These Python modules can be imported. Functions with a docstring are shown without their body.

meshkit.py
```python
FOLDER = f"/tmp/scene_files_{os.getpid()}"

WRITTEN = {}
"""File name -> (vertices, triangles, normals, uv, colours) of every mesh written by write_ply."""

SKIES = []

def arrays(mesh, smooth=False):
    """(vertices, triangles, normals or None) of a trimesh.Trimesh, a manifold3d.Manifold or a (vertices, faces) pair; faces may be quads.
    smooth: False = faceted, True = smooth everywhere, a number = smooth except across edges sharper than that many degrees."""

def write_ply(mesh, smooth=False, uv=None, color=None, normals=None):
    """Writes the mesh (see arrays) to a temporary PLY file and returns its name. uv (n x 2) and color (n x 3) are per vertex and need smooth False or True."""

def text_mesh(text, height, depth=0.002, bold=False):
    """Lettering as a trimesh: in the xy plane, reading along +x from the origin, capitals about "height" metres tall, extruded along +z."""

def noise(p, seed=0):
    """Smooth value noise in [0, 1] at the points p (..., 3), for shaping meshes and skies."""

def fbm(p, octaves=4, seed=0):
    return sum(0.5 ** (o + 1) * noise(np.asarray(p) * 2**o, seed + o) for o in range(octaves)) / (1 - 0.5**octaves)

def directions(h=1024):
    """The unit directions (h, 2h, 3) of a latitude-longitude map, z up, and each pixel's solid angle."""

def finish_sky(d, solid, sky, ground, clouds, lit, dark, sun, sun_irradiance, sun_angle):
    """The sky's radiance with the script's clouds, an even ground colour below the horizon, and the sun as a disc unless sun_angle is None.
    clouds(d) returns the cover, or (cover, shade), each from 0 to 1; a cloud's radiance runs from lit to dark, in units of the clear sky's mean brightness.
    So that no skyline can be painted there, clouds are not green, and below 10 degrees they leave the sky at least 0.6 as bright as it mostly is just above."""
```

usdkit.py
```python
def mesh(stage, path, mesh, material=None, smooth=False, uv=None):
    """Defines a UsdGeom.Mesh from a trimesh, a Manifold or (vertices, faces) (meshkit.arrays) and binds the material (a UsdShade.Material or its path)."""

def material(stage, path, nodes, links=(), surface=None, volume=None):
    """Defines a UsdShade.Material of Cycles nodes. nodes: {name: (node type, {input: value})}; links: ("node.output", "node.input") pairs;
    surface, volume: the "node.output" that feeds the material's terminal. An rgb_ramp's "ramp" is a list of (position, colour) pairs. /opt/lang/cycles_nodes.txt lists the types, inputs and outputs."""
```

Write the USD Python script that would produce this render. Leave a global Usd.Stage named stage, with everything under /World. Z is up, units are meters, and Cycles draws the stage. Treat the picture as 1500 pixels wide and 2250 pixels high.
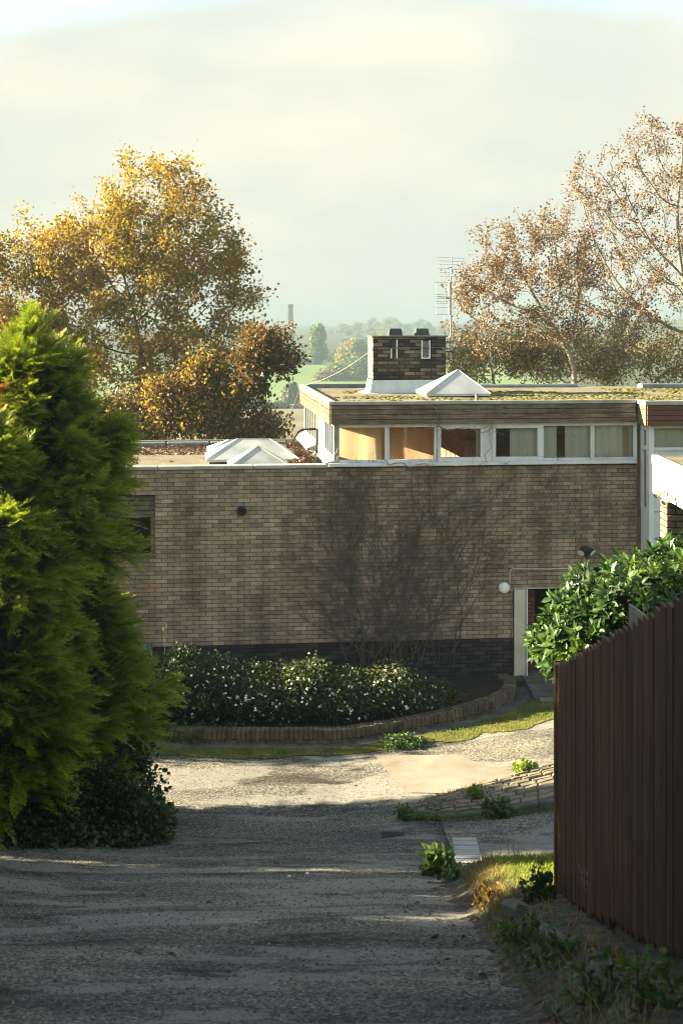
import math, random
import numpy as np
import trimesh
import usdkit, meshkit
from pxr import Usd, UsdGeom, UsdLux, UsdShade, Gf, Sdf, Vt
from scipy.spatial import cKDTree

stage = Usd.Stage.CreateInMemory()
UsdGeom.SetStageUpAxis(stage, UsdGeom.Tokens.z)
UsdGeom.SetStageMetersPerUnit(stage, 1.0)
UsdGeom.Xform.Define(stage, '/World')
UsdGeom.Scope.Define(stage, '/World/Looks')
rng = np.random.default_rng(7)
random.seed(7)

# ---------------------------------------------------------------- camera, sky, sun, exposure
EYE = 7.0                       # the drive is steep: the lens stands 7 m above the yard
cam = UsdGeom.Camera.Define(stage, '/World/camera')
cam.CreateFocalLengthAttr(50.0)
cam.CreateHorizontalApertureAttr(24.0)
cam.CreateVerticalApertureAttr(36.0)
cam.CreateVerticalApertureOffsetAttr(-6.88)
cam.CreateClippingRangeAttr(Gf.Vec2f(0.1, 9000))
cam.CreateFStopAttr(4.0)
cam.CreateFocusDistanceAttr(26.0)
cam.CreateExposureAttr(3.28)
cam.AddTransformOp().Set(Gf.Matrix4d(1, 0, 0, 0, 0, 0, 1, 0, 0, -1, 0, 0, 0, 0, EYE, 1))

SUN_EL = math.radians(16.5)
SUN_AZ = math.atan2(-0.99, 0.13)       # from +y towards +x
sun_dir = np.array([math.sin(SUN_AZ) * math.cos(SUN_EL), math.cos(SUN_AZ) * math.cos(SUN_EL), math.sin(SUN_EL)])
sun = UsdLux.DistantLight.Define(stage, '/World/sun')
sun.CreateIntensityAttr(1.05)
sun.CreateNormalizeAttr(True)
sun.CreateAngleAttr(0.6)
sun.CreateColorAttr(Gf.Vec3f(1.0, 0.84, 0.57))
_z = sun_dir; _x = np.cross([0, 0, 1], _z); _x /= np.linalg.norm(_x); _y = np.cross(_z, _x)
sun.AddTransformOp().Set(Gf.Matrix4d(*_x, 0, *_y, 0, *_z, 0, 0, 0, 30, 1))

sky = UsdLux.DomeLight.Define(stage, '/World/sky')
sky_mat = usdkit.material(stage, '/World/Looks/sky', {
    'sky': ('sky_texture', {'sky_type': 'single_scattering', 'sun_disc': False, 'sun_elevation': SUN_EL, 'sun_rotation': SUN_AZ, 'aerosol_density': 1.0}),
    'co': ('texture_coordinate', {}),
    'm1': ('mapping', {'scale': (1.0, 1.0, 3.2), 'location': (3.1, 0.4, 0.35)}),
    'n1': ('noise_texture', {'scale': 2.3, 'detail': 5.0, 'roughness': 0.45, 'distortion': 0.25}),
    'm2': ('mapping', {'scale': (1.0, 1.0, 2.6), 'location': (7.7, 2.2, 1.3)}),
    'n2': ('noise_texture', {'scale': 4.0, 'detail': 5.0, 'roughness': 0.5}),
    'cover': ('rgb_ramp', {'ramp': [(0.0, (0.66,) * 3), (0.4, (0.74,) * 3), (0.49, (1.0,) * 3), (1.0, (1.0,) * 3)]}),
    'tone': ('rgb_ramp', {'ramp': [(0.25, (1.62, 1.74, 1.58)), (0.42, (1.78, 1.85, 1.6)), (0.56, (2.06, 2.03, 1.68)), (0.78, (2.24, 2.15, 1.7))]}),
    'sp': ('separate_xyz', {}), 'hi': ('map_range', {'from_min': 0.17, 'from_max': 0.7, 'to_min': 1.0, 'to_max': 0.35, 'clamp': True}), 'lo': ('map_range', {'from_min': 0.15, 'from_max': 0.215, 'to_min': 1.0, 'to_max': 0.0, 'clamp': True}), 'cm': ('math', {'math_type': 'maximum'}), 'cv': ('math', {'math_type': 'multiply'}),
    'mix': ('mix_color', {}),
    'bg': ('background_shader', {'strength': 0.05}),
}, [('co.generated', 'm1.vector'), ('m1.vector', 'n1.vector'), ('co.generated', 'm2.vector'), ('m2.vector', 'n2.vector'),
    ('n1.fac', 'cover.fac'), ('n2.fac', 'tone.fac'), ('co.generated', 'sp.vector'), ('sp.z', 'hi.value'), ('sp.z', 'lo.value'), ('cover.color', 'cm.value1'), ('lo.result', 'cm.value2'), ('cm.value', 'cv.value1'), ('hi.result', 'cv.value2'), ('cv.value', 'mix.fac'), ('sky.color', 'mix.a'), ('tone.color', 'mix.b'),
    ('mix.result', 'bg.color')], surface='bg.background')
UsdShade.MaterialBindingAPI.Apply(sky.GetPrim()).Bind(sky_mat)

# ---------------------------------------------------------------- helpers
def P(px, py, Y):
    """the point at depth Y that the photograph shows at (px, py)"""
    return np.array([(px - 750) * Y / 3125.0, Y, EYE - (py - 695) * Y / 3125.0])

A = math.radians(6.4); CA, SA = math.cos(A), math.sin(A)
OX, OY = -0.18, 25.6                    # house origin in plan: the corner of the upper storey
def ou(px, v=0.0):
    k = (px - 750) / 3125.0
    return (k * (OY + v * CA) - OX + v * SA) / (CA - k * SA)
def oz(py, px, v=0.0):
    u = ou(px, v)
    return EYE - (py - 695) * (OY + u * SA + v * CA) / 3125.0
def to_world(u, v, z):
    return np.array([OX + u * CA - v * SA, OY + u * SA + v * CA, z])

used = {}
def path_in(parent, name):
    base = parent.GetPath().pathString if parent is not None else '/World'
    k = used.get((base, name), 0)
    used[(base, name)] = k + 1
    return f'{base}/{name}' + (f'_{k:03d}' if k else '')

def tag(prim, label=None, cat=None, group=None, kind=None):
    for key, val in (('label', label), ('category', cat), ('group', group), ('kind', kind)):
        if val: prim.SetCustomDataByKey(key, val)
    return prim

def thing(name, label, cat, loc=(0, 0, 0), rz=0.0, group=None, kind=None, parent=None):
    x = UsdGeom.Xform.Define(stage, path_in(parent, name))
    x.AddTranslateOp().Set(Gf.Vec3d(*map(float, loc)))
    if rz: x.AddRotateZOp().Set(math.degrees(rz))
    return tag(x.GetPrim(), label, cat, group, kind)

def obj(name, mesh, material, parent=None, smooth=False, label=None, cat=None, group=None, kind=None):
    if mesh is None: return None
    m = usdkit.mesh(stage, path_in(parent, name), mesh, material, smooth)
    return tag(m.GetPrim(), label, cat, group, kind)

def holder(name, parent, kind=None, label=None):
    return tag(UsdGeom.Xform.Define(stage, path_in(parent, name)).GetPrim(), label, None, None, kind)

class MB:
    """collects shapes into one mesh"""
    def __init__(self): self.v, self.f, self.n = [], [], 0
    def add(self, v, f):
        v = np.asarray(v, float); f = np.asarray(f, int)
        if f.shape[1] == 4: f = np.vstack([f[:, [0, 1, 2]], f[:, [0, 2, 3]]])
        self.v.append(v); self.f.append(f + self.n); self.n += len(v)
        return self
    def tm(self, t): return self.add(t.vertices, t.faces)
    def box(self, a, b, bev=0.0):
        a, b = np.minimum(a, b).astype(float), np.maximum(a, b).astype(float)
        if bev <= 0:
            c = np.array([[x, y, z] for x in (a[0], b[0]) for y in (a[1], b[1]) for z in (a[2], b[2])])
            q = [[0, 1, 3, 2], [4, 6, 7, 5], [0, 4, 5, 1], [2, 3, 7, 6], [0, 2, 6, 4], [1, 5, 7, 3]]
            return self.add(c, q)
        bev = min(bev, (b - a).min() * 0.45)
        pts = []
        for x in (0, 1):
            for y in (0, 1):
                for z in (0, 1):
                    c = np.where([x, y, z], b, a); s = np.where([x, y, z], -1, 1) * bev
                    pts += [c + s * [0, 1, 1], c + s * [1, 0, 1], c + s * [1, 1, 0]]
        h = trimesh.convex.convex_hull(np.array(pts))
        return self.tm(h)
    def tube(self, pts, r, sides=6, cap=True):
        v, f = tube(pts, r, sides, cap); return self.add(v, f)
    def mesh(self): return (np.vstack(self.v), np.vstack(self.f)) if self.v else None

def tube(pts, r, sides=6, cap=True):
    pts = np.asarray(pts, float); n = len(pts)
    r = np.broadcast_to(np.asarray(r, float), n)
    t = np.gradient(pts, axis=0); t /= np.maximum(np.linalg.norm(t, axis=1, keepdims=True), 1e-9)
    ref = np.array([0, 0, 1.0]) if abs(t[0][2]) < 0.9 else np.array([1.0, 0, 0])
    a = np.cross(t[0], ref); a /= np.linalg.norm(a)
    ang = np.arange(sides) / sides * 2 * np.pi
    out = []
    for i in range(n):
        a = a - t[i] * (a @ t[i]); a /= max(np.linalg.norm(a), 1e-9)
        b = np.cross(t[i], a)
        out.append(pts[i] + r[i] * (np.cos(ang)[:, None] * a + np.sin(ang)[:, None] * b))
    v = np.vstack(out); f = []
    for i in range(n - 1):
        for k in range(sides):
            p, q = i * sides + k, i * sides + (k + 1) % sides
            f += [[p, q, q + sides], [p, q + sides, p + sides]]
    if cap:
        for base, order in ((0, -1), ((n - 1) * sides, 1)):
            for k in range(1, sides - 1):
                f.append([base, base + k, base + k + 1][::order])
    return v, np.array(f)

def box(a, b, bev=0.0): return MB().box(a, b, bev).mesh()
def lathe(profile, n=24):
    t = trimesh.creation.revolve(np.array(profile), sections=n); return t
def xf(m, loc=(0, 0, 0), rx=0, ry=0, rz=0, s=1.0):
    v, f = (m.vertices, m.faces) if hasattr(m, 'vertices') else m
    M = trimesh.transformations.euler_matrix(rx, ry, rz)[:3, :3]
    return np.asarray(v) * s @ M.T + np.asarray(loc), np.asarray(f)

def quats(d, roll):
    """(n,4) w,x,y,z turning local +x to d and local +z as far up as it goes, then rolled about d"""
    d = d / np.maximum(np.linalg.norm(d, axis=1, keepdims=True), 1e-9)
    up = np.tile([0, 0, 1.0], (len(d), 1)); up[np.abs(d[:, 2]) > 0.97] = [0, 1, 0]
    y = np.cross(up, d); y /= np.linalg.norm(y, axis=1, keepdims=True)
    z = np.cross(d, y)
    c, s = np.cos(roll)[:, None], np.sin(roll)[:, None]
    y, z = c * y + s * z, -s * y + c * z
    R = np.stack([d, y, z], -1)
    from scipy.spatial.transform import Rotation
    q = Rotation.from_matrix(R).as_quat()
    return q[:, [3, 0, 1, 2]]

def instancer(name, parent, protos, pos, q, scale, idx=None, kind='stuff', label=None, cat=None):
    path = path_in(parent, name)
    pi = UsdGeom.PointInstancer.Define(stage, path)
    rel = pi.CreatePrototypesRel()
    for k, (pname, m, material, sm) in enumerate(protos):
        pp = f'{path}/{pname}' + (f'_{k:03d}' if k else '')
        usdkit.mesh(stage, pp, m, material, sm); rel.AddTarget(pp)
    pos = np.asarray(pos, np.float32); n = len(pos)
    idx = rng.integers(0, len(protos), n) if idx is None else idx
    pi.CreateProtoIndicesAttr(Vt.IntArray.FromNumpy(np.asarray(idx, np.int32)))
    pi.CreatePositionsAttr(Vt.Vec3fArray.FromNumpy(pos))
    scale = np.asarray(scale, np.float32)
    if scale.ndim == 1: scale = np.repeat(scale[:, None], 3, 1)
    pi.CreateScalesAttr(Vt.Vec3fArray.FromNumpy(np.ascontiguousarray(scale)))
    pi.CreateOrientationsAttr(Vt.QuathArray([Gf.Quath(float(a), float(b), float(c), float(d)) for a, b, c, d in q]))
    return tag(pi.GetPrim(), label, cat, None, kind)

# ---------------------------------------------------------------- materials
def M(name, nodes, links, surface='p.BSDF', volume=None):
    return usdkit.material(stage, '/World/Looks/' + name, nodes, links, surface=surface, volume=volume)

def speckled(name, stops, scale=6.0, detail=5.0, rough=0.8, bump=0.0, bscale=None, stretch=(1, 1, 1), spec=0.3, space='position', metal=0.0, bdist=0.02, nrough=0.6):
    nodes = {'g': ('geometry', {}), 'c': ('texture_coordinate', {}), 'm': ('mapping', {'scale': stretch}),
             'n': ('noise_texture', {'scale': scale, 'detail': detail, 'roughness': nrough}),
             'r': ('rgb_ramp', {'ramp': stops}), 'p': ('principled_bsdf', {'roughness': rough, 'specular_ior_level': spec, 'metallic': metal})}
    src = 'g.position' if space == 'position' else 'c.object'
    links = [(src, 'm.vector'), ('m.vector', 'n.vector'), ('n.fac', 'r.fac'), ('r.color', 'p.base_color')]
    if bump:
        nodes['n2'] = ('noise_texture', {'scale': bscale or scale * 4, 'detail': 4.0, 'roughness': 0.6})
        nodes['b'] = ('bump', {'strength': bump, 'distance': bdist})
        links += [('m.vector', 'n2.vector'), ('n2.fac', 'b.height'), ('b.normal', 'p.normal')]
    return M(name, nodes, links)

def brickmat(name, stops, grime, rough=0.85, phase=0.0):
    """a tone for every brick from its place in the bond, with grain and grime over it; object coordinates: x along, z up"""
    return M(name, {
        'c': ('texture_coordinate', {}), 's': ('separate_xyz', {}),
        'zr': ('math', {'math_type': 'divide', 'value2': 0.075}), 'zf': ('math', {'math_type': 'floor'}),
        'md': ('math', {'math_type': 'floored_modulo', 'value2': 2.0}), 'hf': ('math', {'math_type': 'multiply', 'value2': 0.5}),
        'xr': ('math', {'math_type': 'divide', 'value2': 0.225}), 'xs': ('math', {'math_type': 'subtract'}), 'xf': ('math', {'math_type': 'floor'}),
        'cb': ('combine_xyz', {'z': phase}), 'w': ('white_noise_texture', {}),
        'n': ('noise_texture', {'scale': 28.0, 'detail': 5.0, 'roughness': 0.7}), 'm3': ('mapping', {'scale': (2.2, 1.0, 0.5)}), 'n3': ('noise_texture', {'scale': 1.0, 'detail': 5.0, 'roughness': 0.6}),
        'k': ('math', {'math_type': 'multiply_add', 'value2': 0.3, 'value3': -0.15}), 'ad': ('math', {'math_type': 'add'}),
        'r': ('rgb_ramp', {'ramp': stops}), 'gr': ('rgb_ramp', {'ramp': [(0.35, (1, 1, 1)), (0.7, grime)]}),
        'mx': ('mix_color', {'blend_type': 'multiply', 'fac': 1.0}),
        'b': ('bump', {'strength': 0.5, 'distance': 0.01}), 'p': ('principled_bsdf', {'roughness': rough, 'specular_ior_level': 0.2}),
    }, [('c.object', 's.vector'), ('s.z', 'zr.value1'), ('zr.value', 'zf.value1'), ('zf.value', 'md.value1'), ('md.value', 'hf.value1'),
        ('s.x', 'xr.value1'), ('xr.value', 'xs.value1'), ('hf.value', 'xs.value2'), ('xs.value', 'xf.value1'), ('xf.value', 'cb.x'), ('zf.value', 'cb.y'),
        ('cb.vector', 'w.vector'), ('c.object', 'n.vector'), ('c.object', 'm3.vector'), ('m3.vector', 'n3.vector'), ('n.fac', 'k.value1'), ('w.value', 'ad.value1'), ('k.value', 'ad.value2'),
        ('ad.value', 'r.fac'), ('n3.fac', 'gr.fac'), ('r.color', 'mx.a'), ('gr.color', 'mx.b'), ('mx.result', 'p.base_color'), ('n.fac', 'b.height'), ('b.normal', 'p.normal')])

def leafmat(name, stops, trans=0.35, rough=0.45, spec=0.3, tint=1.25, wob=0.5, wscale=1.2, fine=22.0, gain=1.0):
    """leaf colour from a random number per leaf cluster, drift through the crown and change from leaf to leaf"""
    stops = [(p, tuple(min(.9, c * gain) for c in col)) for p, col in stops]
    return M(name, {
        'o': ('object_info', {}), 'g': ('geometry', {}), 'n': ('noise_texture', {'scale': wscale, 'detail': 2.0}), 'nf': ('noise_texture', {'scale': fine, 'detail': 1.0}),
        'k': ('math', {'math_type': 'multiply_add', 'value2': wob * 2, 'value3': -wob - 0.35}), 'kf': ('math', {'math_type': 'multiply_add', 'value2': 0.7}),
        'h': ('math', {'math_type': 'multiply_add', 'value2': 0.5, 'value3': 0.25}),
        'ad': ('math', {'math_type': 'add'}), 'r': ('rgb_ramp', {'ramp': stops}),
        'p': ('principled_bsdf', {'roughness': rough, 'specular_ior_level': spec}), 't': ('translucent_bsdf', {}),
        'tc': ('mix_color', {'blend_type': 'multiply', 'fac': 1.0, 'b': (tint, tint, tint * 0.8), 'use_clamp': False}), 'x': ('mix_closure', {'fac': trans}),
    }, [('g.position', 'n.vector'), ('g.position', 'nf.vector'), ('n.fac', 'k.value1'), ('nf.fac', 'kf.value1'), ('k.value', 'kf.value3'), ('o.random', 'h.value1'), ('h.value', 'ad.value1'), ('kf.value', 'ad.value2'), ('ad.value', 'r.fac'),
        ('r.color', 'p.base_color'), ('r.color', 'tc.a'), ('tc.result', 't.color'), ('p.BSDF', 'x.closure1'), ('t.BSDF', 'x.closure2')], surface='x.closure')

MAT = {}
MAT['brick'] = brickmat('buff_brick', [(0.0, (0.215, 0.17, 0.117)), (0.3, (0.29, 0.222, 0.148)), (0.6, (0.34, 0.263, 0.175)), (0.85, (0.39, 0.31, 0.207)), (0.94, (0.36, 0.23, 0.14)), (1.0, (0.46, 0.385, 0.27))], (0.5, 0.48, 0.45))
MAT['dark_brick'] = brickmat('dark_plinth_brick', [(0.0, (0.018, 0.016, 0.016)), (0.6, (0.034, 0.03, 0.028)), (1.0, (0.06, 0.05, 0.044))], (0.6, 0.6, 0.6), 0.5, 3.0)
MAT['stack_brick'] = brickmat('sooty_brick', [(0.0, (0.025, 0.024, 0.02)), (0.5, (0.07, 0.062, 0.045)), (0.8, (0.15, 0.115, 0.075)), (1.0, (0.22, 0.17, 0.11))], (0.25, 0.27, 0.25), 0.9, 5.0)
MAT['pier_brick'] = brickmat('pier_brick', [(0.0, (0.16, 0.135, 0.095)), (0.6, (0.22, 0.18, 0.12)), (1.0, (0.28, 0.23, 0.15))], (0.8, 0.8, 0.75), 0.85, 7.0)
MAT['red_brick'] = brickmat('red_brick', [(0.0, (0.14, 0.05, 0.03)), (1.0, (0.26, 0.1, 0.055))], (0.7, 0.7, 0.7), 0.9, 9.0)
MAT['kerb_brick'] = speckled('bed_wall_brick', [(0.3, (0.04, 0.032, 0.02)), (0.5, (0.09, 0.07, 0.042)), (0.7, (0.16, 0.125, 0.075))], 5.0, 6, 0.9, 0.5)
MAT['mortar'] = speckled('mortar', [(0.3, (0.06, 0.05, 0.038)), (0.7, (0.11, 0.095, 0.07))], 8, 4, 0.95)
MAT['dark_mortar'] = speckled('dark_mortar', [(0.3, (0.012, 0.012, 0.012)), (0.7, (0.022, 0.02, 0.02))], 8, 4, 0.95)
MAT['white'] = speckled('white_paint', [(0.3, (0.52, 0.55, 0.53)), (0.6, (0.64, 0.66, 0.63))], 2.5, 5, 0.45, 0.05)
MAT['white_wall'] = speckled('white_render', [(0.3, (0.74, 0.72, 0.66)), (0.6, (0.8, 0.78, 0.72))], 2.0, 5, 0.8, 0.1)
MAT['cream'] = speckled('cream_board', [(0.3, (0.42, 0.37, 0.24)), (0.55, (0.55, 0.5, 0.36)), (0.75, (0.6, 0.55, 0.42))], 2.0, 6, 0.6, 0.1)
MAT['capping'] = speckled('weathered_capping', [(0.3, (0.2, 0.21, 0.185)), (0.55, (0.31, 0.315, 0.28)), (0.75, (0.42, 0.42, 0.38))], 3.0, 7, 0.6, 0.15)
MAT['lead'] = speckled('grey_upstand', [(0.3, (0.1, 0.125, 0.125)), (0.6, (0.17, 0.2, 0.2)), (0.8, (0.24, 0.27, 0.26))], 4.0, 6, 0.55, 0.15)
MAT['flashing'] = speckled('light_flashing', [(0.3, (0.38, 0.44, 0.45)), (0.7, (0.55, 0.6, 0.6))], 4.0, 5, 0.5, 0.3, 9, bdist=0.03)
MAT['boards'] = M('weathered_boards', {
    'g': ('texture_coordinate', {}), 'm': ('mapping', {'scale': (0.7, 0.7, 14.0)}), 'n': ('noise_texture', {'scale': 3.0, 'detail': 8.0, 'roughness': 0.7}),
    'm2': ('mapping', {'scale': (1.6, 1.6, 1.0)}), 'n2': ('noise_texture', {'scale': 1.6, 'detail': 5.0, 'roughness': 0.65}),
    'r': ('rgb_ramp', {'ramp': [(0.3, (0.06, 0.042, 0.026)), (0.5, (0.17, 0.125, 0.08)), (0.65, (0.3, 0.24, 0.165)), (0.8, (0.4, 0.34, 0.25))]}),
    'r2': ('rgb_ramp', {'ramp': [(0.35, (0.5, 0.46, 0.42)), (0.6, (1, 1, 1))]}), 'x': ('mix_color', {'blend_type': 'multiply', 'fac': 1.0}),
    'b': ('bump', {'strength': 0.4, 'distance': 0.01}), 'p': ('principled_bsdf', {'roughness': 0.85, 'specular_ior_level': 0.2})},
    [('g.object', 'm.vector'), ('m.vector', 'n.vector'), ('g.object', 'm2.vector'), ('m2.vector', 'n2.vector'), ('n.fac', 'r.fac'), ('n2.fac', 'r2.fac'), ('r.color', 'x.a'), ('r2.color', 'x.b'), ('x.result', 'p.base_color'), ('n.fac', 'b.height'), ('b.normal', 'p.normal')])
MAT['red_boards'] = speckled('red_brown_boards', [(0.3, (0.075, 0.03, 0.02)), (0.7, (0.13, 0.055, 0.035))], 3.0, 6, 0.6, 0.2, stretch=(1, 1, 10))
MAT['fence'] = M('stained_fence_boards', {
    'c': ('geometry', {}), 'm': ('mapping', {'scale': (13.0, 13.0, 0.4)}), 'n': ('noise_texture', {'scale': 3.0, 'detail': 7.0, 'roughness': 0.65}),
    'n2': ('noise_texture', {'scale': 0.8, 'detail': 4.0}), 'w': ('white_noise_texture', {}), 'o': ('object_info', {}),
    'r': ('rgb_ramp', {'ramp': [(0.3, (0.018, 0.01, 0.006)), (0.48, (0.048, 0.026, 0.0135)), (0.62, (0.105, 0.054, 0.024)), (0.76, (0.27, 0.165, 0.088))]}),
    'r2': ('rgb_ramp', {'ramp': [(0.3, (0.55, 0.55, 0.55)), (0.65, (1.2, 1.15, 1.1))]}), 'x': ('mix_color', {'blend_type': 'multiply', 'fac': 1.0}),
    'bt': ('map_range', {'to_min': 0.62, 'to_max': 1.35}), 'y': ('mix_color', {'blend_type': 'multiply', 'fac': 1.0, 'use_clamp': False}), 'b': ('bump', {'strength': 0.5, 'distance': 0.006}), 'p': ('principled_bsdf', {'roughness': 0.75, 'specular_ior_level': 0.25})},
    [('c.position', 'm.vector'), ('m.vector', 'n.vector'), ('c.position', 'n2.vector'), ('n.fac', 'r.fac'), ('n2.fac', 'r2.fac'), ('r.color', 'x.a'), ('r2.color', 'x.b'), ('o.random', 'bt.value'), ('x.result', 'y.a'), ('bt.result', 'y.b'), ('y.result', 'p.base_color'), ('n.fac', 'b.height'), ('b.normal', 'p.normal')])
MAT['old_wood'] = speckled('old_window_wood', [(0.3, (0.06, 0.045, 0.03)), (0.7, (0.19, 0.15, 0.1))], 4.0, 6, 0.8, 0.2, stretch=(1, 1, 5))
MAT['black'] = speckled('black_plastic', [(0.3, (0.012, 0.013, 0.013)), (0.7, (0.02, 0.022, 0.022))], 5, 3, 0.4)
MAT['cowl'] = speckled('dark_cowl', [(0.3, (0.03, 0.035, 0.035)), (0.7, (0.055, 0.062, 0.06))], 5, 3, 0.6)
MAT['metal'] = speckled('galvanised_metal', [(0.3, (0.3, 0.31, 0.31)), (0.7, (0.45, 0.46, 0.46))], 6, 3, 0.4, metal=0.6)
MAT['dark_metal'] = speckled('rusty_bracket', [(0.3, (0.05, 0.04, 0.035)), (0.7, (0.1, 0.08, 0.065))], 6, 3, 0.7)
MAT['lamp_glass'] = speckled('opal_lamp_cover', [(0.3, (0.72, 0.73, 0.66)), (0.7, (0.8, 0.81, 0.74))], 4, 2, 0.3)
MAT['concrete'] = speckled('concrete', [(0.3, (0.1, 0.098, 0.085)), (0.5, (0.19, 0.18, 0.155)), (0.7, (0.28, 0.265, 0.225))], 5.0, 8, 0.9, 0.4, 40)
MAT['dark_concrete'] = speckled('dirty_kerb_concrete', [(0.3, (0.045, 0.045, 0.038)), (0.55, (0.1, 0.097, 0.08)), (0.75, (0.17, 0.16, 0.135))], 4.0, 8, 0.9, 0.4, 40)
MAT['coping'] = speckled('grey_coping_brick', [(0.3, (0.24, 0.25, 0.24)), (0.7, (0.36, 0.37, 0.35))], 6.0, 6, 0.8, 0.3)
MAT['sett'] = speckled('stone_setts', [(0.3, (0.1, 0.088, 0.06)), (0.55, (0.2, 0.17, 0.115)), (0.75, (0.28, 0.24, 0.165))], 5.0, 6, 0.9, 0.5)
MAT['skylight'] = M('milky_skylight', {'g': ('geometry', {}), 'n': ('noise_texture', {'scale': 2.0, 'detail': 5.0}), 'r': ('rgb_ramp', {'ramp': [(0.3, (0.27, 0.31, 0.3)), (0.5, (0.44, 0.48, 0.48)), (0.65, (0.52, 0.56, 0.56))]}),
    'p': ('principled_bsdf', {'roughness': 0.25, 'specular_ior_level': 0.5}), 't': ('translucent_bsdf', {'color': (0.8, 0.82, 0.8)}), 'x': ('mix_closure', {'fac': 0.25})},
    [('g.position', 'n.vector'), ('n.fac', 'r.fac'), ('r.color', 'p.base_color'), ('p.BSDF', 'x.closure1'), ('t.BSDF', 'x.closure2')], surface='x.closure')
MAT['glass'] = M('window_glass', {'f': ('fresnel', {'IOR': 1.5}), 't': ('transparent_bsdf', {'color': (0.97, 0.98, 0.97)}), 'g': ('glossy_bsdf', {'roughness': 0.01, 'color': (1, 1, 1)}), 'x': ('mix_closure', {})},
    [('f.fac', 'x.fac'), ('t.BSDF', 'x.closure1'), ('g.BSDF', 'x.closure2')], surface='x.closure')
def fabric(name, col, tr=0.5):
    return M(name, {'g': ('geometry', {}), 'm': ('mapping', {'scale': (6, 6, 0.6)}), 'n': ('noise_texture', {'scale': 1.5, 'detail': 4.0}), 'r': ('rgb_ramp', {'ramp': [(0.3, tuple(c * 0.85 for c in col)), (0.7, col)]}),
        'p': ('diffuse_bsdf', {}), 't': ('translucent_bsdf', {}), 'x': ('mix_closure', {'fac': tr})},
        [('g.position', 'm.vector'), ('m.vector', 'n.vector'), ('n.fac', 'r.fac'), ('r.color', 'p.color'), ('r.color', 't.color'), ('p.BSDF', 'x.closure1'), ('t.BSDF', 'x.closure2')], surface='x.closure')
MAT['curtain'] = fabric('pale_curtain', (0.9, 0.92, 0.82), 0.15)
MAT['blind_cream'] = fabric('cream_blind', (0.8, 0.66, 0.42), 0.6)
MAT['blind_pink'] = fabric('pinkish_blind', (0.74, 0.48, 0.3), 0.6)
MAT['room'] = speckled('room_plaster', [(0.3, (0.5, 0.4, 0.27)), (0.7, (0.6, 0.49, 0.34))], 1.0, 3, 0.8)
MAT['panelling'] = speckled('room_panelling', [(0.3, (0.24, 0.15, 0.07)), (0.7, (0.36, 0.24, 0.12))], 2.0, 5, 0.6, 0.1, stretch=(1, 1, 8))
MAT['dark_room'] = speckled('dark_hall', [(0.3, (0.03, 0.02, 0.015)), (0.7, (0.05, 0.032, 0.022))], 2.0, 4, 0.7)
MAT['blue'] = speckled('blue_panel', [(0.3, (0.05, 0.2, 0.3)), (0.7, (0.08, 0.28, 0.4))], 4.0, 4, 0.4)
MAT['roof'] = speckled('mossy_felt', [(0.3, (0.09, 0.08, 0.055)), (0.48, (0.17, 0.155, 0.11)), (0.62, (0.12, 0.105, 0.04)), (0.75, (0.16, 0.14, 0.035))], 2.2, 8, 0.95, 0.6, 12)
MAT['moss'] = speckled('yellow_moss', [(0.3, (0.045, 0.046, 0.012)), (0.5, (0.105, 0.095, 0.018)), (0.7, (0.19, 0.15, 0.028))], 3.0, 6, 0.95, 0.6, 60)
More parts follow.
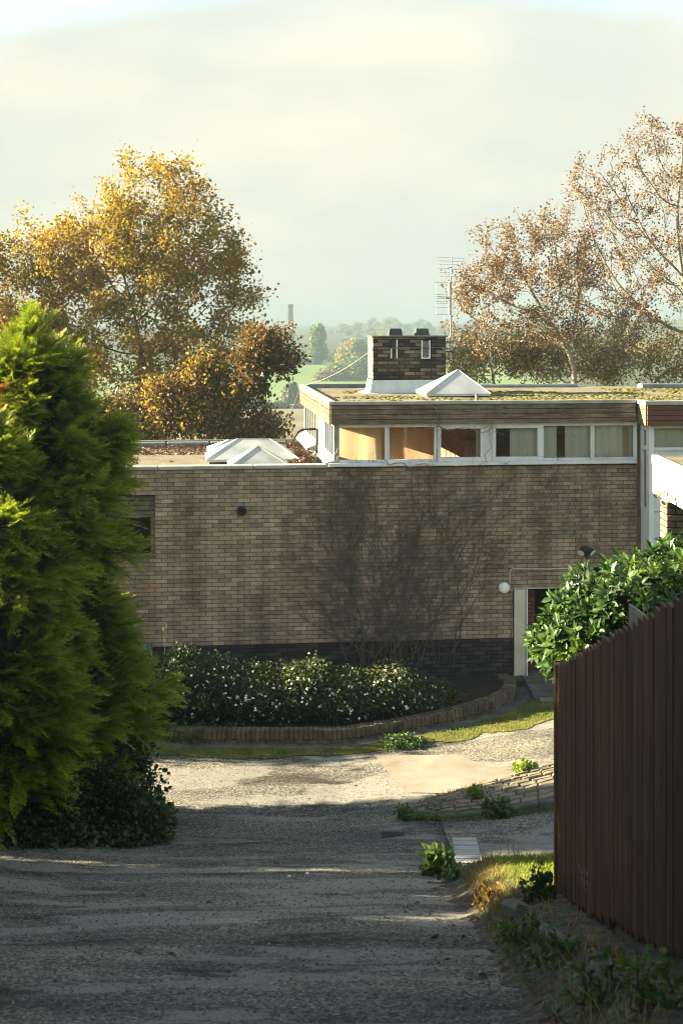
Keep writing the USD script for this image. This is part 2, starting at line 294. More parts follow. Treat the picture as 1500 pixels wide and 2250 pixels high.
MAT['green_moss'] = speckled('ground_moss', [(0.3, (0.035, 0.04, 0.01)), (0.5, (0.08, 0.085, 0.015)), (0.7, (0.15, 0.135, 0.022))], 3.0, 7, 0.95, 0.8, 40)
MAT['soil'] = speckled('soil', [(0.3, (0.012, 0.01, 0.007)), (0.7, (0.035, 0.028, 0.018))], 6, 6, 0.95, 0.8)
MAT['bark_dark'] = speckled('dark_bark', [(0.3, (0.03, 0.024, 0.017)), (0.7, (0.085, 0.068, 0.045))], 7, 6, 0.9, 0.6, stretch=(1, 1, 0.4))
MAT['bark_pale'] = speckled('pale_bark', [(0.3, (0.12, 0.1, 0.065)), (0.55, (0.26, 0.22, 0.14)), (0.75, (0.36, 0.31, 0.2))], 5, 6, 0.9, 0.5, stretch=(1, 1, 0.5))
MAT['vine'] = speckled('dry_vine_stem', [(0.3, (0.07, 0.06, 0.046)), (0.7, (0.15, 0.128, 0.098))], 9, 4, 0.9)
MAT['vine_pale'] = speckled('pale_vine_stem', [(0.3, (0.15, 0.13, 0.1)), (0.7, (0.28, 0.24, 0.18))], 9, 4, 0.9)
MAT['pale_cable'] = speckled('pale_cable', [(0.3, (0.5, 0.49, 0.44)), (0.7, (0.58, 0.57, 0.52))], 9, 2, 0.5)
MAT['cable'] = speckled('grey_cable', [(0.3, (0.13, 0.13, 0.125)), (0.7, (0.17, 0.17, 0.16))], 9, 2, 0.6)
MAT['drive'] = M('gravelly_tarmac', {
    'g': ('geometry', {}), 'v': ('voronoi_texture', {'scale': 58.0}), 'vs': ('separate_xyz', {}),
    'm': ('mapping', {'scale': (0.4, 1.0, 1.0), 'location': (2.0, 1.0, 0)}), 'n': ('noise_texture', {'scale': 1.25, 'detail': 6.0, 'roughness': 0.55, 'distortion': 0.3}),
    'm2': ('mapping', {'scale': (0.5, 1.2, 1.0), 'location': (9.0, 4.3, 0)}), 'n2': ('noise_texture', {'scale': 1.1, 'detail': 6.0, 'roughness': 0.6, 'distortion': 0.5}),
    'n3': ('noise_texture', {'scale': 90.0, 'detail': 3.0, 'roughness': 0.7}),
    'r': ('rgb_ramp', {'ramp': [(0.0, (0.025, 0.027, 0.025)), (0.3, (0.08, 0.082, 0.073)), (0.7, (0.165, 0.162, 0.14)), (1.0, (0.34, 0.325, 0.275))]}),
    'r2': ('rgb_ramp', {'ramp': [(0.35, (0.3, 0.28, 0.25)), (0.42, (0.7, 0.7, 0.68)), (0.53, (1.0, 0.99, 0.95)), (0.64, (1.3, 1.24, 1.1))]}),
    'x': ('mix_color', {'blend_type': 'multiply', 'fac': 1.0, 'use_clamp': False}),
    'wm': ('rgb_ramp', {'ramp': [(0.515, (0, 0, 0)), (0.545, (0.8, 0.8, 0.8)), (0.8, (0.9, 0.9, 0.9))]}), 'ws': ('rgb_ramp', {'ramp': [(0.1, (0.03, 0.03, 0.03)), (0.2, (1, 1, 1))]}), 'wf': ('math', {'math_type': 'multiply'}),
    'pale': ('mix_color', {'b': (0.25, 0.245, 0.215)}),
    'ad': ('math', {'math_type': 'multiply_add', 'value2': 0.7, 'value3': 0.0}), 'h': ('math', {'math_type': 'add'}),
    'b': ('bump', {'strength': 0.75, 'distance': 0.022}), 'p': ('principled_bsdf', {'roughness': 0.85, 'specular_ior_level': 0.25})},
    [('g.position', 'v.vector'), ('g.position', 'm.vector'), ('m.vector', 'n.vector'), ('g.position', 'm2.vector'), ('m2.vector', 'n2.vector'), ('g.position', 'n3.vector'), ('v.color', 'vs.vector'),
     ('vs.x', 'r.fac'), ('n2.fac', 'r2.fac'), ('r.color', 'x.a'), ('r2.color', 'x.b'), ('n.fac', 'wm.fac'), ('vs.z', 'ws.fac'), ('wm.color', 'wf.value1'), ('ws.color', 'wf.value2'), ('wf.value', 'pale.fac'), ('x.result', 'pale.a'), ('pale.result', 'p.base_color'),
     ('vs.y', 'ad.value1'), ('ad.value', 'h.value1'), ('n3.fac', 'h.value2'), ('h.value', 'b.height'), ('b.normal', 'p.normal')])
MAT['patch'] = speckled('smooth_concrete_patch', [(0.3, (0.15, 0.13, 0.1)), (0.5, (0.2, 0.175, 0.14)), (0.7, (0.25, 0.22, 0.175))], 2.0, 8, 0.9, 0.3, 60)
MAT['ground'] = M('earth_and_grass', {
    'g': ('geometry', {}), 's': ('separate_xyz', {}), 'n': ('noise_texture', {'scale': 0.02, 'detail': 8.0, 'roughness': 0.6}), 'n2': ('noise_texture', {'scale': 1.4, 'detail': 6.0}),
    'r': ('rgb_ramp', {'ramp': [(0.3, (0.03, 0.034, 0.014)), (0.5, (0.06, 0.065, 0.022)), (0.7, (0.11, 0.1, 0.04))]}),
    'r2': ('rgb_ramp', {'ramp': [(0.35, (0.7, 0.7, 0.7)), (0.65, (1.2, 1.2, 1.1))]}), 'x': ('mix_color', {'blend_type': 'multiply', 'fac': 1.0}),
    'p': ('principled_bsdf', {'roughness': 0.95, 'specular_ior_level': 0.1})},
    [('g.position', 'n.vector'), ('g.position', 'n2.vector'), ('n.fac', 'r.fac'), ('n2.fac', 'r2.fac'), ('r.color', 'x.a'), ('r2.color', 'x.b'), ('x.result', 'p.base_color')])
MAT['meadow'] = speckled('green_meadow', [(0.3, (0.1, 0.16, 0.035)), (0.7, (0.16, 0.23, 0.055))], 0.02, 6, 0.95)
MAT['scrub_field'] = speckled('rough_brown_field', [(0.3, (0.09, 0.075, 0.04)), (0.55, (0.17, 0.135, 0.075)), (0.75, (0.2, 0.17, 0.09))], 0.05, 7, 0.95)
def conifer_mat(name, stops, tr):
    return M(name, {
    'c': ('texture_coordinate', {}), 's': ('separate_xyz', {}), 'o': ('object_info', {}), 'g': ('geometry', {}), 'n': ('noise_texture', {'scale': 0.9, 'detail': 3.0}),
    'a': ('math', {'math_type': 'multiply_add', 'value2': 0.45, 'value3': -0.2}), 'b': ('math', {'math_type': 'multiply_add', 'value2': 0.5, 'value3': 0.0}), 'ad': ('math', {'math_type': 'add'}),
    'ro': ('math', {'math_type': 'multiply_add', 'value2': 0.3}), 'r': ('rgb_ramp', {'ramp': stops}),
    'p': ('principled_bsdf', {'roughness': 0.55, 'specular_ior_level': 0.2}), 't': ('translucent_bsdf', {}), 'x': ('mix_closure', {'fac': tr})},
    [('c.object', 's.vector'), ('s.x', 'a.value1'), ('g.position', 'n.vector'), ('n.fac', 'b.value1'), ('o.random', 'ro.value1'), ('a.value', 'ro.value3'), ('ro.value', 'ad.value1'), ('b.value', 'ad.value2'), ('ad.value', 'r.fac'),
     ('r.color', 'p.base_color'), ('r.color', 't.color'), ('p.BSDF', 'x.closure1'), ('t.BSDF', 'x.closure2')], surface='x.closure')
MAT['conifer'] = conifer_mat('conifer_new_growth', [(0.05, (0.085, 0.15, 0.014)), (0.35, (0.18, 0.255, 0.018)), (0.65, (0.31, 0.36, 0.028)), (0.95, (0.46, 0.46, 0.05))], 0.42)
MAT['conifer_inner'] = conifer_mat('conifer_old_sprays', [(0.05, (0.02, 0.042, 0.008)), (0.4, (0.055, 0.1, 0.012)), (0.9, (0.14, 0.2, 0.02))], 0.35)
MAT['dead_spray'] = leafmat('browned_sprays', [(0.2, (0.14, 0.05, 0.012)), (0.8, (0.32, 0.13, 0.03))])
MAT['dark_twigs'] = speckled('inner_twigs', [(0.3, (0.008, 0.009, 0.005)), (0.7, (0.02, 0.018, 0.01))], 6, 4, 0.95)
MAT['golden'] = leafmat('golden_leaves', [(0.1, (0.08, 0.1, 0.016)), (0.4, (0.24, 0.19, 0.026)), (0.65, (0.4, 0.255, 0.032)), (0.9, (0.46, 0.26, 0.034)), (1.0, (0.37, 0.16, 0.03))], 0.42, wob=0.4, wscale=0.45)
MAT['russet'] = leafmat('russet_leaves', [(0.15, (0.05, 0.05, 0.014)), (0.4, (0.09, 0.065, 0.018)), (0.65, (0.17, 0.092, 0.023)), (0.9, (0.27, 0.15, 0.03))], 0.35, wob=0.45, wscale=0.6)
MAT['brown_leaf'] = leafmat('dry_brown_leaves', [(0.15, (0.085, 0.052, 0.028)), (0.5, (0.18, 0.115, 0.062)), (0.85, (0.3, 0.205, 0.12))], 0.3, wob=0.2)
MAT['olive_leaf'] = leafmat('olive_leaves', [(0.15, (0.05, 0.055, 0.02)), (0.5, (0.13, 0.12, 0.035)), (0.85, (0.24, 0.17, 0.06))], 0.3, wob=0.4, gain=2.4)
MAT['laurel'] = leafmat('laurel_leaves', [(0.1, (0.02, 0.05, 0.012)), (0.45, (0.04, 0.095, 0.018)), (0.75, (0.09, 0.17, 0.028)), (1.0, (0.19, 0.27, 0.045))], 0.25, rough=0.42, spec=0.3, wob=0.65, wscale=1.6, gain=0.8)
MAT['snowberry'] = leafmat('snowberry_leaves', [(0.1, (0.02, 0.032, 0.012)), (0.5, (0.045, 0.065, 0.022)), (0.9, (0.13, 0.14, 0.045))], 0.35, wob=0.4, gain=1.2)
MAT['berry'] = speckled('white_berries', [(0.3, (0.72, 0.7, 0.66)), (0.7, (0.8, 0.79, 0.74))], 5, 2, 0.35)
MAT['weed'] = leafmat('weed_leaves', [(0.1, (0.02, 0.042, 0.012)), (0.5, (0.045, 0.085, 0.02)), (0.9, (0.12, 0.16, 0.035))], 0.35, wob=0.3, gain=1.4)
MAT['bright_weed'] = leafmat('bright_weed_leaves', [(0.1, (0.09, 0.16, 0.02)), (0.9, (0.26, 0.33, 0.04))], 0.4, wob=0.3)
MAT['ivy'] = leafmat('undergrowth_leaves', [(0.1, (0.01, 0.02, 0.007)), (0.5, (0.025, 0.045, 0.012)), (0.9, (0.06, 0.085, 0.022))], 0.3, wob=0.3, gain=1.5)
MAT['grass'] = leafmat('lawn_grass', [(0.1, (0.06, 0.1, 0.012)), (0.5, (0.13, 0.19, 0.02)), (0.9, (0.24, 0.27, 0.04))], 0.4, wob=0.3, gain=0.95)
MAT['dry_grass'] = leafmat('dry_grass', [(0.1, (0.1, 0.09, 0.03)), (0.5, (0.24, 0.18, 0.07)), (0.9, (0.4, 0.3, 0.13))], 0.35, wob=0.3)
MAT['dead_leaf'] = leafmat('fallen_leaves', [(0.1, (0.035, 0.018, 0.01)), (0.5, (0.085, 0.04, 0.02)), (0.9, (0.15, 0.075, 0.032))], 0.2, wob=0.3)
MAT['petal'] = speckled('yellow_petals', [(0.3, (0.6, 0.32, 0.015)), (0.7, (0.7, 0.42, 0.02))], 5, 2, 0.6)
MAT['far_green'] = leafmat('far_green_leaves', [(0.1, (0.035, 0.055, 0.016)), (0.5, (0.07, 0.1, 0.028)), (0.9, (0.14, 0.16, 0.04))], 0.3, wob=0.4, wscale=0.12, gain=1.3, fine=1.2)
MAT['far_gold'] = leafmat('far_golden_leaves', [(0.1, (0.09, 0.09, 0.025)), (0.5, (0.19, 0.17, 0.04)), (0.9, (0.33, 0.25, 0.06))], 0.3, wob=0.4, wscale=0.12, gain=1.2, fine=1.2)
MAT['far_brown'] = leafmat('far_brown_leaves', [(0.1, (0.07, 0.06, 0.035)), (0.5, (0.13, 0.11, 0.06)), (0.9, (0.2, 0.16, 0.085))], 0.3, wob=0.4, wscale=0.12, gain=1.3, fine=1.2)
MAT['stack'] = speckled('old_stack_masonry', [(0.3, (0.05, 0.047, 0.043)), (0.7, (0.09, 0.082, 0.075))], 0.4, 5, 0.9)
MAT['chip'] = speckled('pale_chippings', [(0.3, (0.16, 0.155, 0.13)), (0.7, (0.3, 0.28, 0.235))], 30, 3, 0.9)
MAT['cream_trim'] = speckled('cream_trim', [(0.3, (0.55, 0.5, 0.38)), (0.7, (0.66, 0.61, 0.49))], 3, 4, 0.6)
MAT['dry_stem'] = speckled('straw_stem', [(0.3, (0.3, 0.24, 0.1)), (0.7, (0.42, 0.36, 0.17))], 9, 3, 0.8)
MAT['verge'] = speckled('gritty_verge_soil', [(0.3, (0.03, 0.027, 0.02)), (0.5, (0.07, 0.062, 0.045)), (0.62, (0.13, 0.115, 0.085)), (0.75, (0.2, 0.18, 0.14))], 14, 7, 0.95, 0.8, 60)
MAT['aged_white'] = speckled('aged_white_paint', [(0.3, (0.17, 0.168, 0.15)), (0.5, (0.25, 0.248, 0.225)), (0.7, (0.31, 0.308, 0.28))], 4.0, 6, 0.6, 0.1)

# ---------------------------------------------------------------- terrain
def smooth(a, b, x):
    t = np.clip((x - a) / (b - a), 0, 1); return t * t * (3 - 2 * t)
def slope_z(Y):
    s = 5.4 - 0.29 * np.asarray(Y, float)
    return 0.5 * (s + np.sqrt(s * s + 0.3))
FAR_Y = [0, 33, 40, 60, 120, 200, 300, 350, 450, 600, 800, 1000, 1300, 1700, 3200]
FAR_Z = [0, 0, -1.0, -4, -9.5, -12.5, -14, -13, -8.6, -7.5, -6.5, -6, -5, -6, -10]
def ground_z(x, y):
    x = np.asarray(x, float); y = np.asarray(y, float)
    z = np.where(y < 30, slope_z(y), 0.0) + np.interp(y, FAR_Y, FAR_Z)
    z = z + 0.1 * np.maximum(0, np.minimum(x, 8)) * smooth(17, 19.5, y) * (1 - smooth(26, 34, y))
    z = z + (smooth(1.05, 1.5, x) * 0.22 + 0.05 * np.clip(x - 1.1, 0, 6)) * (1 - smooth(14.0, 15.0, y))
    z = z + 0.05 * np.clip(-2.6 - x, 0, 4) * (1 - smooth(17, 20, y))
    amp = smooth(45, 200, y) * 2.0
    n = meshkit.fbm(np.stack([x / 90.0, y / 140.0, np.zeros_like(x)], -1), 3, 3) - 0.5
    return z + amp * n
def grid(xs, ys, zf):
    X, Y = np.meshgrid(xs, ys)
    v = np.stack([X.ravel(), Y.ravel(), zf(X, Y).ravel()], 1)
    n, m = len(xs), len(ys); i = np.arange((m - 1) * (n - 1)); r, c = i // (n - 1), i % (n - 1)
    a = r * n + c
    return v, np.stack([a, a + 1, a + n + 1, a + n], 1)

DRIVE_L, DRIVE_R = -4.8, 1.12
def in_drive(x, y):
    return (smooth(DRIVE_L, DRIVE_L + .1, x) * (1 - smooth(1.0, 1.2, x)) * (1 - smooth(14.8, 15.2, y)) + smooth(14.8, 15.2, y) * smooth(DRIVE_L, DRIVE_L + .1, x) * (1 - smooth(6.8, 7, x)) * (1 - smooth(25.4, 25.6, y)))
gx = np.unique(np.concatenate([np.linspace(-900, -60, 30), np.linspace(-60, -9, 30), np.linspace(-9, 9, 91), np.linspace(9, 60, 30), np.linspace(60, 900, 30)]))
gy = np.unique(np.concatenate([np.linspace(-90, -6, 12), np.linspace(-6, 36, 169), np.linspace(36, 130, 48), np.linspace(130, 700, 96), np.linspace(700, 2200, 40)]))
obj('ground', grid(gx, gy, lambda x, y: ground_z(x, y) - 0.09 * in_drive(x, y) - 0.02), MAT['ground'], None, True, kind='structure')
def drive_z(x, y):
    p = np.stack([x / 1.4, y / 1.1, np.zeros_like(x)], -1)
    p2 = np.stack([x / 0.35, y / 0.35, np.zeros_like(x)], -1)
    z = ground_z(np.minimum(x, np.where(y < 15, 1.05, 99)), y)
    return z + 0.05 * (meshkit.fbm(p, 3, 11) - 0.5) * (1 - 0.6 * smooth(16, 19, y)) + 0.012 * (meshkit.noise(p2, 5) - 0.5)
dx = np.linspace(DRIVE_L + .02, DRIVE_R, 74); dy = np.linspace(3.0, 15.0, 150)
dv, df = grid(dx, dy, lambda x, y: 0 * x)
_e = 1.12 + .16 * (meshkit.fbm(np.stack([0 * dv[:, 1], dv[:, 1] * 1.7, 0 * dv[:, 1] + 3], 1), 4, 77) - .5) + .05 * (meshkit.noise(np.stack([0 * dv[:, 1], dv[:, 1] * 9, 0 * dv[:, 1]], 1), 78) - .5)
dv[:, 0] = DRIVE_L + .02 + (dv[:, 0] - DRIVE_L - .02) * (_e - DRIVE_L) / (DRIVE_R - DRIVE_L); dv[:, 2] = drive_z(dv[:, 0], dv[:, 1])
obj('driveway', (dv, df), MAT['drive'], None, True, kind='structure')
obj('yard', grid(np.linspace(DRIVE_L + .02, 6.8, 120), np.linspace(15.0, 25.55, 110), drive_z), MAT['drive'], None, True, kind='structure')
# smoother paler patch of the yard
pp = [(822, 1660), (1005, 1661), (1062, 1682), (1140, 1700), (1085, 1745), (900, 1744), (858, 1706)]
poly = []
for px, py in pp:
    Y = 20.0
    for _ in range(40):
        x = (px - 750) * Y / 3125; z = float(drive_z(np.array(x), np.array(Y))); Y = (EYE - z) * 3125 / (py - 695)
    poly.append((x, Y))
from shapely.geometry import Polygon, Point
pt = trimesh.creation.triangulate_polygon(Polygon(poly), engine='earcut')
pv, pf = trimesh.remesh.subdivide_to_size(np.c_[pt[0], np.zeros(len(pt[0]))], pt[1], 0.25)
pv[:, 2] = drive_z(pv[:, 0], pv[:, 1]) + 0.012
obj('concrete_patch', (pv, pf), MAT['patch'], None, True, kind='structure')
def on_ground(px, py, f=None):
    f = f or drive_z; Y = 20.0
    for _ in range(60):
        x = (px - 750) * Y / 3125; z = float(f(np.array(x), np.array(Y))); Y = 0.5 * Y + 0.5 * (EYE - z) * 3125 / (py - 695)
    return np.array([x, Y, z])

# the fields in the valley
fx, fy = np.linspace(-90, 60, 50), np.linspace(325, 452, 30)
obj('meadow', grid(fx, fy, lambda x, y: ground_z(x, y) + 0.6), MAT['meadow'], None, True, kind='structure')
obj('rough_field', grid(np.linspace(-60, 30, 40), np.linspace(190, 320, 30), lambda x, y: ground_z(x, y) + 0.5), MAT['scrub_field'], None, True, kind='structure')

# ---------------------------------------------------------------- the house
house = thing('brick_house', 'buff brick house with flat mossy roofs, clerestory windows and bare creeper on its wall', 'house', (OX, OY, 0), A)
HU0, HU1 = -6.0, 5.66
Z_CAP0, Z_CAP1 = 4.27, 4.335             # capping of the lower roof
Z_PLINTH = oz(1408, 900)
z_sill0, z_sill1 = 4.31, 4.37
z_pane0, z_pane1 = oz(1009, 900, .03), oz(938, 900, .03)
z_f0, z_f1 = oz(932, 900, -.1), oz(889, 900, -.1)   # fascia
z_rt = oz(881, 900, -.1)
# openings in the front wall: (u0, u1, z0, z1)
win = (ou(240), ou(339.5), oz(1222, 339), oz(1088, 339))
door = (ou(1127), ou(1127) + 1.75, 0.35, oz(1291.5, 1130))
def bricks_in(u0, u1, z0, z1, holes, L=0.225, H=0.075, j=0.0085):
    out = []
    for r in range(int(math.floor(z0 / H)), int(math.ceil(z1 / H))):
        za, zb = max(r * H, z0), min((r + 1) * H, z1)
        if zb - za < 0.02: continue
        off = 0.5 * (r % 2)
        for c in range(int(math.floor(u0 / L - off)), int(math.ceil(u1 / L - off)) + 1):
            segs = [(max((c + off) * L, u0), min((c + 1 + off) * L, u1))]
            for h in holes:
                if h[2] < (za + zb) / 2 < h[3]:
                    ns = []
                    for a, b in segs:
                        if b <= h[0] or a >= h[1]: ns.append((a, b)); continue
                        if a < h[0]: ns.append((a, h[0]))
                        if b > h[1]: ns.append((h[1], b))
                    segs = ns
            for a, b in segs:
                if b - a > 0.03: out.append((a + j / 2, b - j / 2, za + j / 2, zb - j / 2))
    return out
BF = np.array([[0, 1, 2], [0, 2, 3]] + [t for k in range(4) for t in ([4 + k, 4 + (k + 1) % 4, (k + 1) % 4], [4 + k, (k + 1) % 4, k])] + [t for k in range(4) for t in ([8 + k, 8 + (k + 1) % 4, 4 + (k + 1) % 4], [8 + k, 4 + (k + 1) % 4, 4 + k])])
def brick_mesh(a, b, z0, z1, v, depth=0.02, bev=0.005, axis=0):
    """a brick's face in the wall plane with worn arrises; axis 0: faces -v, axis 1: faces -u (a, b then run along v)"""
    e = rng.normal(0, 0.0012, 4)
    q = [(a, z0), (b, z0), (b, z1), (a, z1)]
    mid = ((a + b) / 2, (z0 + z1) / 2)
    ins = [(x + math.copysign(bev, mid[0] - x), z + math.copysign(bev, mid[1] - z)) for x, z in q]
    pts = [(x, v + e[i], z) for i, (x, z) in enumerate(ins)] + [(x, v + bev * .8 + e[i], z) for i, (x, z) in enumerate(q)] + [(x, v + depth, z) for x, z in q]
    pts = np.array(pts)
    if axis == 1: pts = np.stack([pts[:, 1], -pts[:, 0], pts[:, 2]], 1)
    return pts, BF

wall = holder('wall', house)
# backing, in pieces round the openings
def pieces(u0, u1, z0, z1, holes):
    us = sorted({u0, u1, *[h[0] for h in holes], *[h[1] for h in holes]}); zs = sorted({z0, z1, *[h[2] for h in holes], *[h[3] for h in holes]})
    us = [u for u in us if u0 <= u <= u1]; zs = [z for z in zs if z0 <= z <= z1]; out = []
    for a, b in zip(us, us[1:]):
        run = None
        for c, d in zip(zs, zs[1:]):
            if any(h[0] < (a + b) / 2 < h[1] and h[2] < (c + d) / 2 < h[3] for h in holes):
                if run: out.append((a, b, *run)); run = None
            else: run = (run[0], d) if run else (c, d)
        if run: out.append((a, b, *run))
    return out
m = MB()
for a, b, c, d in pieces(HU0, HU1, Z_PLINTH, Z_CAP0, [win, door]): m.box((a, .012, c), (b, .25, d))
obj('mortar_backing', m.mesh(), MAT['mortar'], wall)
m = MB()
for a, b, c, d in pieces(HU0, HU1, -0.4, Z_PLINTH, [door]): m.box((a, .012, c), (b, .25, d))
obj('plinth_backing', m.mesh(), MAT['dark_mortar'], wall)
bl = bricks_in(-4.6, HU1, Z_PLINTH, Z_CAP0 - .004, [win, door])
bl.sort(key=lambda q: (abs(q[0] + 2.2)))   # the clear stretch of wall left of the creeper first
rest = MB(); n_ind = 0
for q in bl:
    v = rng.uniform(-0.003, 0.003)
    bm = brick_mesh(*q, v)
    if n_ind < 290 and q[0] > -3.75: obj('brick', bm, MAT['brick'], wall); n_ind += 1
    else: rest.add(*bm)
obj('brickwork', rest.mesh(), MAT['brick'], wall, kind='stuff')
rest = MB(); n_ind = 0
pl = bricks_in(-4.6, HU1, -0.2, Z_PLINTH - .004, [door])
pl.sort(key=lambda q: -q[2] - (3 if 0.6 < q[0] < 3.4 else 0))
for q in pl:
    bm = brick_mesh(*q, rng.uniform(-0.002, 0.002))
    if n_ind < 120 and q[0] > .5: obj('plinth_brick', bm, MAT['dark_brick'], wall); n_ind += 1
    else: rest.add(*bm)
obj('plinth_brickwork', rest.mesh(), MAT['dark_brick'], wall, kind='stuff')
# side and back walls
obj('end_wall', box((HU0, .26, -0.6), (HU0 + .25, 6.2, Z_CAP0)), MAT['mortar'], house)
obj('rear_wall', box((HU0, 6.22, -1.5), (9.0, 6.45, 4.25)), MAT['mortar'], house)

# lower roof
lr = holder('lower_roof', house)
obj('roof_deck', grid(np.linspace(HU0, 0.04, 30), np.linspace(.26, 6.2, 30), lambda x, y: 4.1 + 0.03 * meshkit.noise(np.stack([x, y, 0 * x], -1), 2)), MAT['roof'], lr, True)
us = [HU0, -3.1, -1.4, ou(735)]
for a, b in zip(us, us[1:]):
    obj('capping', box((a + .002, -.035, Z_CAP0), (b - .002, .26, Z_CAP1), .012), MAT['capping'], lr)
us = [HU0, ou(255, 6.0), ou(365, 6.0), ou(461, 6.0), ou(550, 6.0), ou(631, 6.0), .02]
for a, b in zip(us, us[1:]):
    obj('upstand', box((a + .012, 5.95, 4.0), (b - .012, 6.2, oz(971, 500, 5.95)), .02), MAT['lead'], lr)
obj('upstand_joint', box((us[0] + .1, 6.0, 4.0), (us[-1] - .02, 6.18, oz(971, 500, 5.95) - .01)), MAT['black'], lr)
def skylight(u0, u1, v0, v1, zb, ru0, ru1, rv, zr, parent, curb=.1):
    s = holder('skylight', parent)
    b = [(u0, v0, zb), (u1, v0, zb), (u1, v1, zb), (u0, v1, zb)]
    lip = .045
    bl_ = [(x, y, zb - lip) for x, y, _ in b]
    r = [(ru0, rv, zr), (ru1, rv, zr)]
    t = np.array(b + bl_ + r)
    f = [[0, 1, 9], [0, 9, 8], [2, 3, 8], [2, 8, 9], [1, 2, 9], [3, 0, 8]] + [x for k in range(4) for x in ([4 + k, 4 + (k + 1) % 4, (k + 1) % 4], [4 + k, (k + 1) % 4, k])]
    obj('dome', (t, np.array(f)), MAT['skylight'], s)
    rib = MB()
    for k, e in enumerate((8, 9, 9, 8)): rib.tube([t[k] + [0, 0, .004], t[e] + [0, 0, .004]], .012, 5)
    if abs(ru1 - ru0) > .05: rib.tube([t[8], t[9]], .012, 5)
    obj('hip', rib.mesh(), MAT['skylight'], s)
    obj('curb', box((u0 + .06, v0 + .06, zb - lip - curb), (u1 - .06, v1 - .06, zb - lip + .01)), MAT['dark_concrete'], s)
    return s
# hipped light, pyramid in front of it, another hipped light behind
v = 2.2
skylight(ou(453, v), ou(657, v), v, v + 1.3, 4.22, ou(522, v + .65), ou(592, v + .65), v + .65, oz(964, 560, v + .65), lr)
v = 0.75
skylight(ou(503, v), ou(640, v), v, v + 1.05, 4.22, ou(567, v + .52) - .005, ou(567, v + .52) + .005, v + .52, oz(980, 567, v + .52), lr)
v = 3.9
skylight(ou(456, v), ou(640, v), v, v + 1.2, 4.2, ou(502, v + .6), ou(575, v + .6), v + .6, oz(966.5, 520, v + .6), lr)
# fallen leaves lying on the lower roof
def scatter_leaves(n, uf, sc=(.03, .05), flat=1.0):
    pos = np.array([uf() for _ in range(n)]); d = rng.normal(0, 1, (n, 3)); d[:, 2] *= .25 / flat
    return pos, quats(d, rng.normal(0, .5, n)), rng.uniform(*sc, n)
leaf_quad = (np.array([[0, 0, 0], [.5, -.36, .08], [1, 0, -.05], [.5, .36, .08]]), np.array([[0, 1, 2], [0, 2, 3]]))
leaf_fold = (np.array([[0, 0, 0], [.35, -.34, .12], [.7, -.26, .1], [1, 0, 0], [.7, .26, .1], [.35, .34, .12], [.5, 0, .0]]), np.array([[0, 1, 6], [1, 2, 6], [2, 3, 6], [3, 4, 6], [4, 5, 6], [5, 0, 6]]))
def uf():
    if rng.random() < .6:
        u, w = rng.uniform(-4.3, -1.1), rng.uniform(4.3, 5.9)
    else:
        u = rng.uniform(-.85, -.06); w = rng.uniform(1.6, 5.9)
    h = .07 * smooth(4.6, 5.9, w) if u < -1 else .16 * (1 - smooth(0, .8, -u - .05)) + .05
    return (u, w, 4.12 + rng.uniform(0, 1) * h)
pos, q, s = scatter_leaves(2600, uf, (.05, .085))
instancer('leaf_litter', lr, [('leaf', leaf_fold, MAT['dead_leaf'], False)], pos, q, s)

# upper storey ------------------------------------------------------------
us_ = holder('upper_storey', house)
LW = 0.05                                   # plane of the glazed left wall
FL = -0.03                                  # left fascia
# floor slab, ceiling, back wall, partitions
z_floor = 3.35
obj('floor', box((LW + .06, .3, z_floor - .1), (8.9, 6.1, z_floor)), MAT['panelling'], us_)
obj('ceiling', box((LW + .06, .12, z_f0 + .13), (8.9, 6.15, z_f0 + .16)), MAT['room'], us_)
obj('room_wall', box((LW + .1, 6.02, z_floor), (8.9, 6.14, z_f0 + .13)), MAT['room'], us_)
obj('partition', box((ou(1062, .9), .6, z_floor), (ou(1062, .9) + .08, 6.0, z_f0 + .13)), MAT['panelling'], us_)
obj('cupboard', box((ou(1022, 1.1), 1.2, z_floor), (ou(1058, 1.1), 1.7, oz(968, 1030, 1.2))), MAT['panelling'], us_)
obj('side_room_wall', box((3.0, 2.6, z_floor), (5.6, 2.7, z_f0 + .13)), MAT['panelling'], us_)
# front clerestory: frame bars with panes
zb, zt = z_pane0, z_pane1
fr0, fr1 = oz(1015, 900), z_f0 + .015
def sheet(u0, u1, z0, z1, v): return np.array([[u0, v, z0], [u1, v, z0], [u1, v, z1], [u0, v, z1]]), np.array([[0, 1, 2], [0, 2, 3]])
def bar(u0, u1, z0, z1, v0=-.01, v1=.06, parent=None, mat='white', name='frame_bar'):
    return obj(name, box((u0, v0, z0), (u1, v1, z1), .004), MAT[mat], parent)
sill = box((ou(722, -.07), -.08, oz(1024, 900, -.08)), (ou(1399, -.07), .1, fr0), .006)
obj('window_sill', sill, MAT['white'], us_)
wins = [(735, 745, 845.5, 852.5, 0), (852.5, 852.7, 953.5, 960, 0), (961, 968, 1055, 1063, 1), (1081, 1088.5, 1180, 1192, 1), (1192, 1193, 1297, 1300.5, 0), (1300.5, 1305, 1391, 1399, 0)]
for x0, a, b, x1, casement in wins:
    w = holder('window', us_)
    U = [ou(t, 0) for t in (x0, a, b, x1)]
    zz0, zz1 = (zb, zt) if not casement else (zb + .03, zt - .035)
    v0 = -.012 - .02 * casement
    bar(U[0], U[3], fr0, zz0, v0, .06, w); bar(U[0], U[3], zz1, fr1, v0, .06, w)
    bar(U[0] + .001, max(U[1], U[0] + .02), zz0 + .001, zz1 - .001, v0 + .001, .059, w); bar(min(U[2], U[3] - .02), U[3] - .001, zz0 + .001, zz1 - .001, v0 + .001, .059, w)
    obj('pane', sheet(U[1] - .005, U[2] + .005, zz0 - .005, zz1 + .005, .03), MAT['glass'], w)
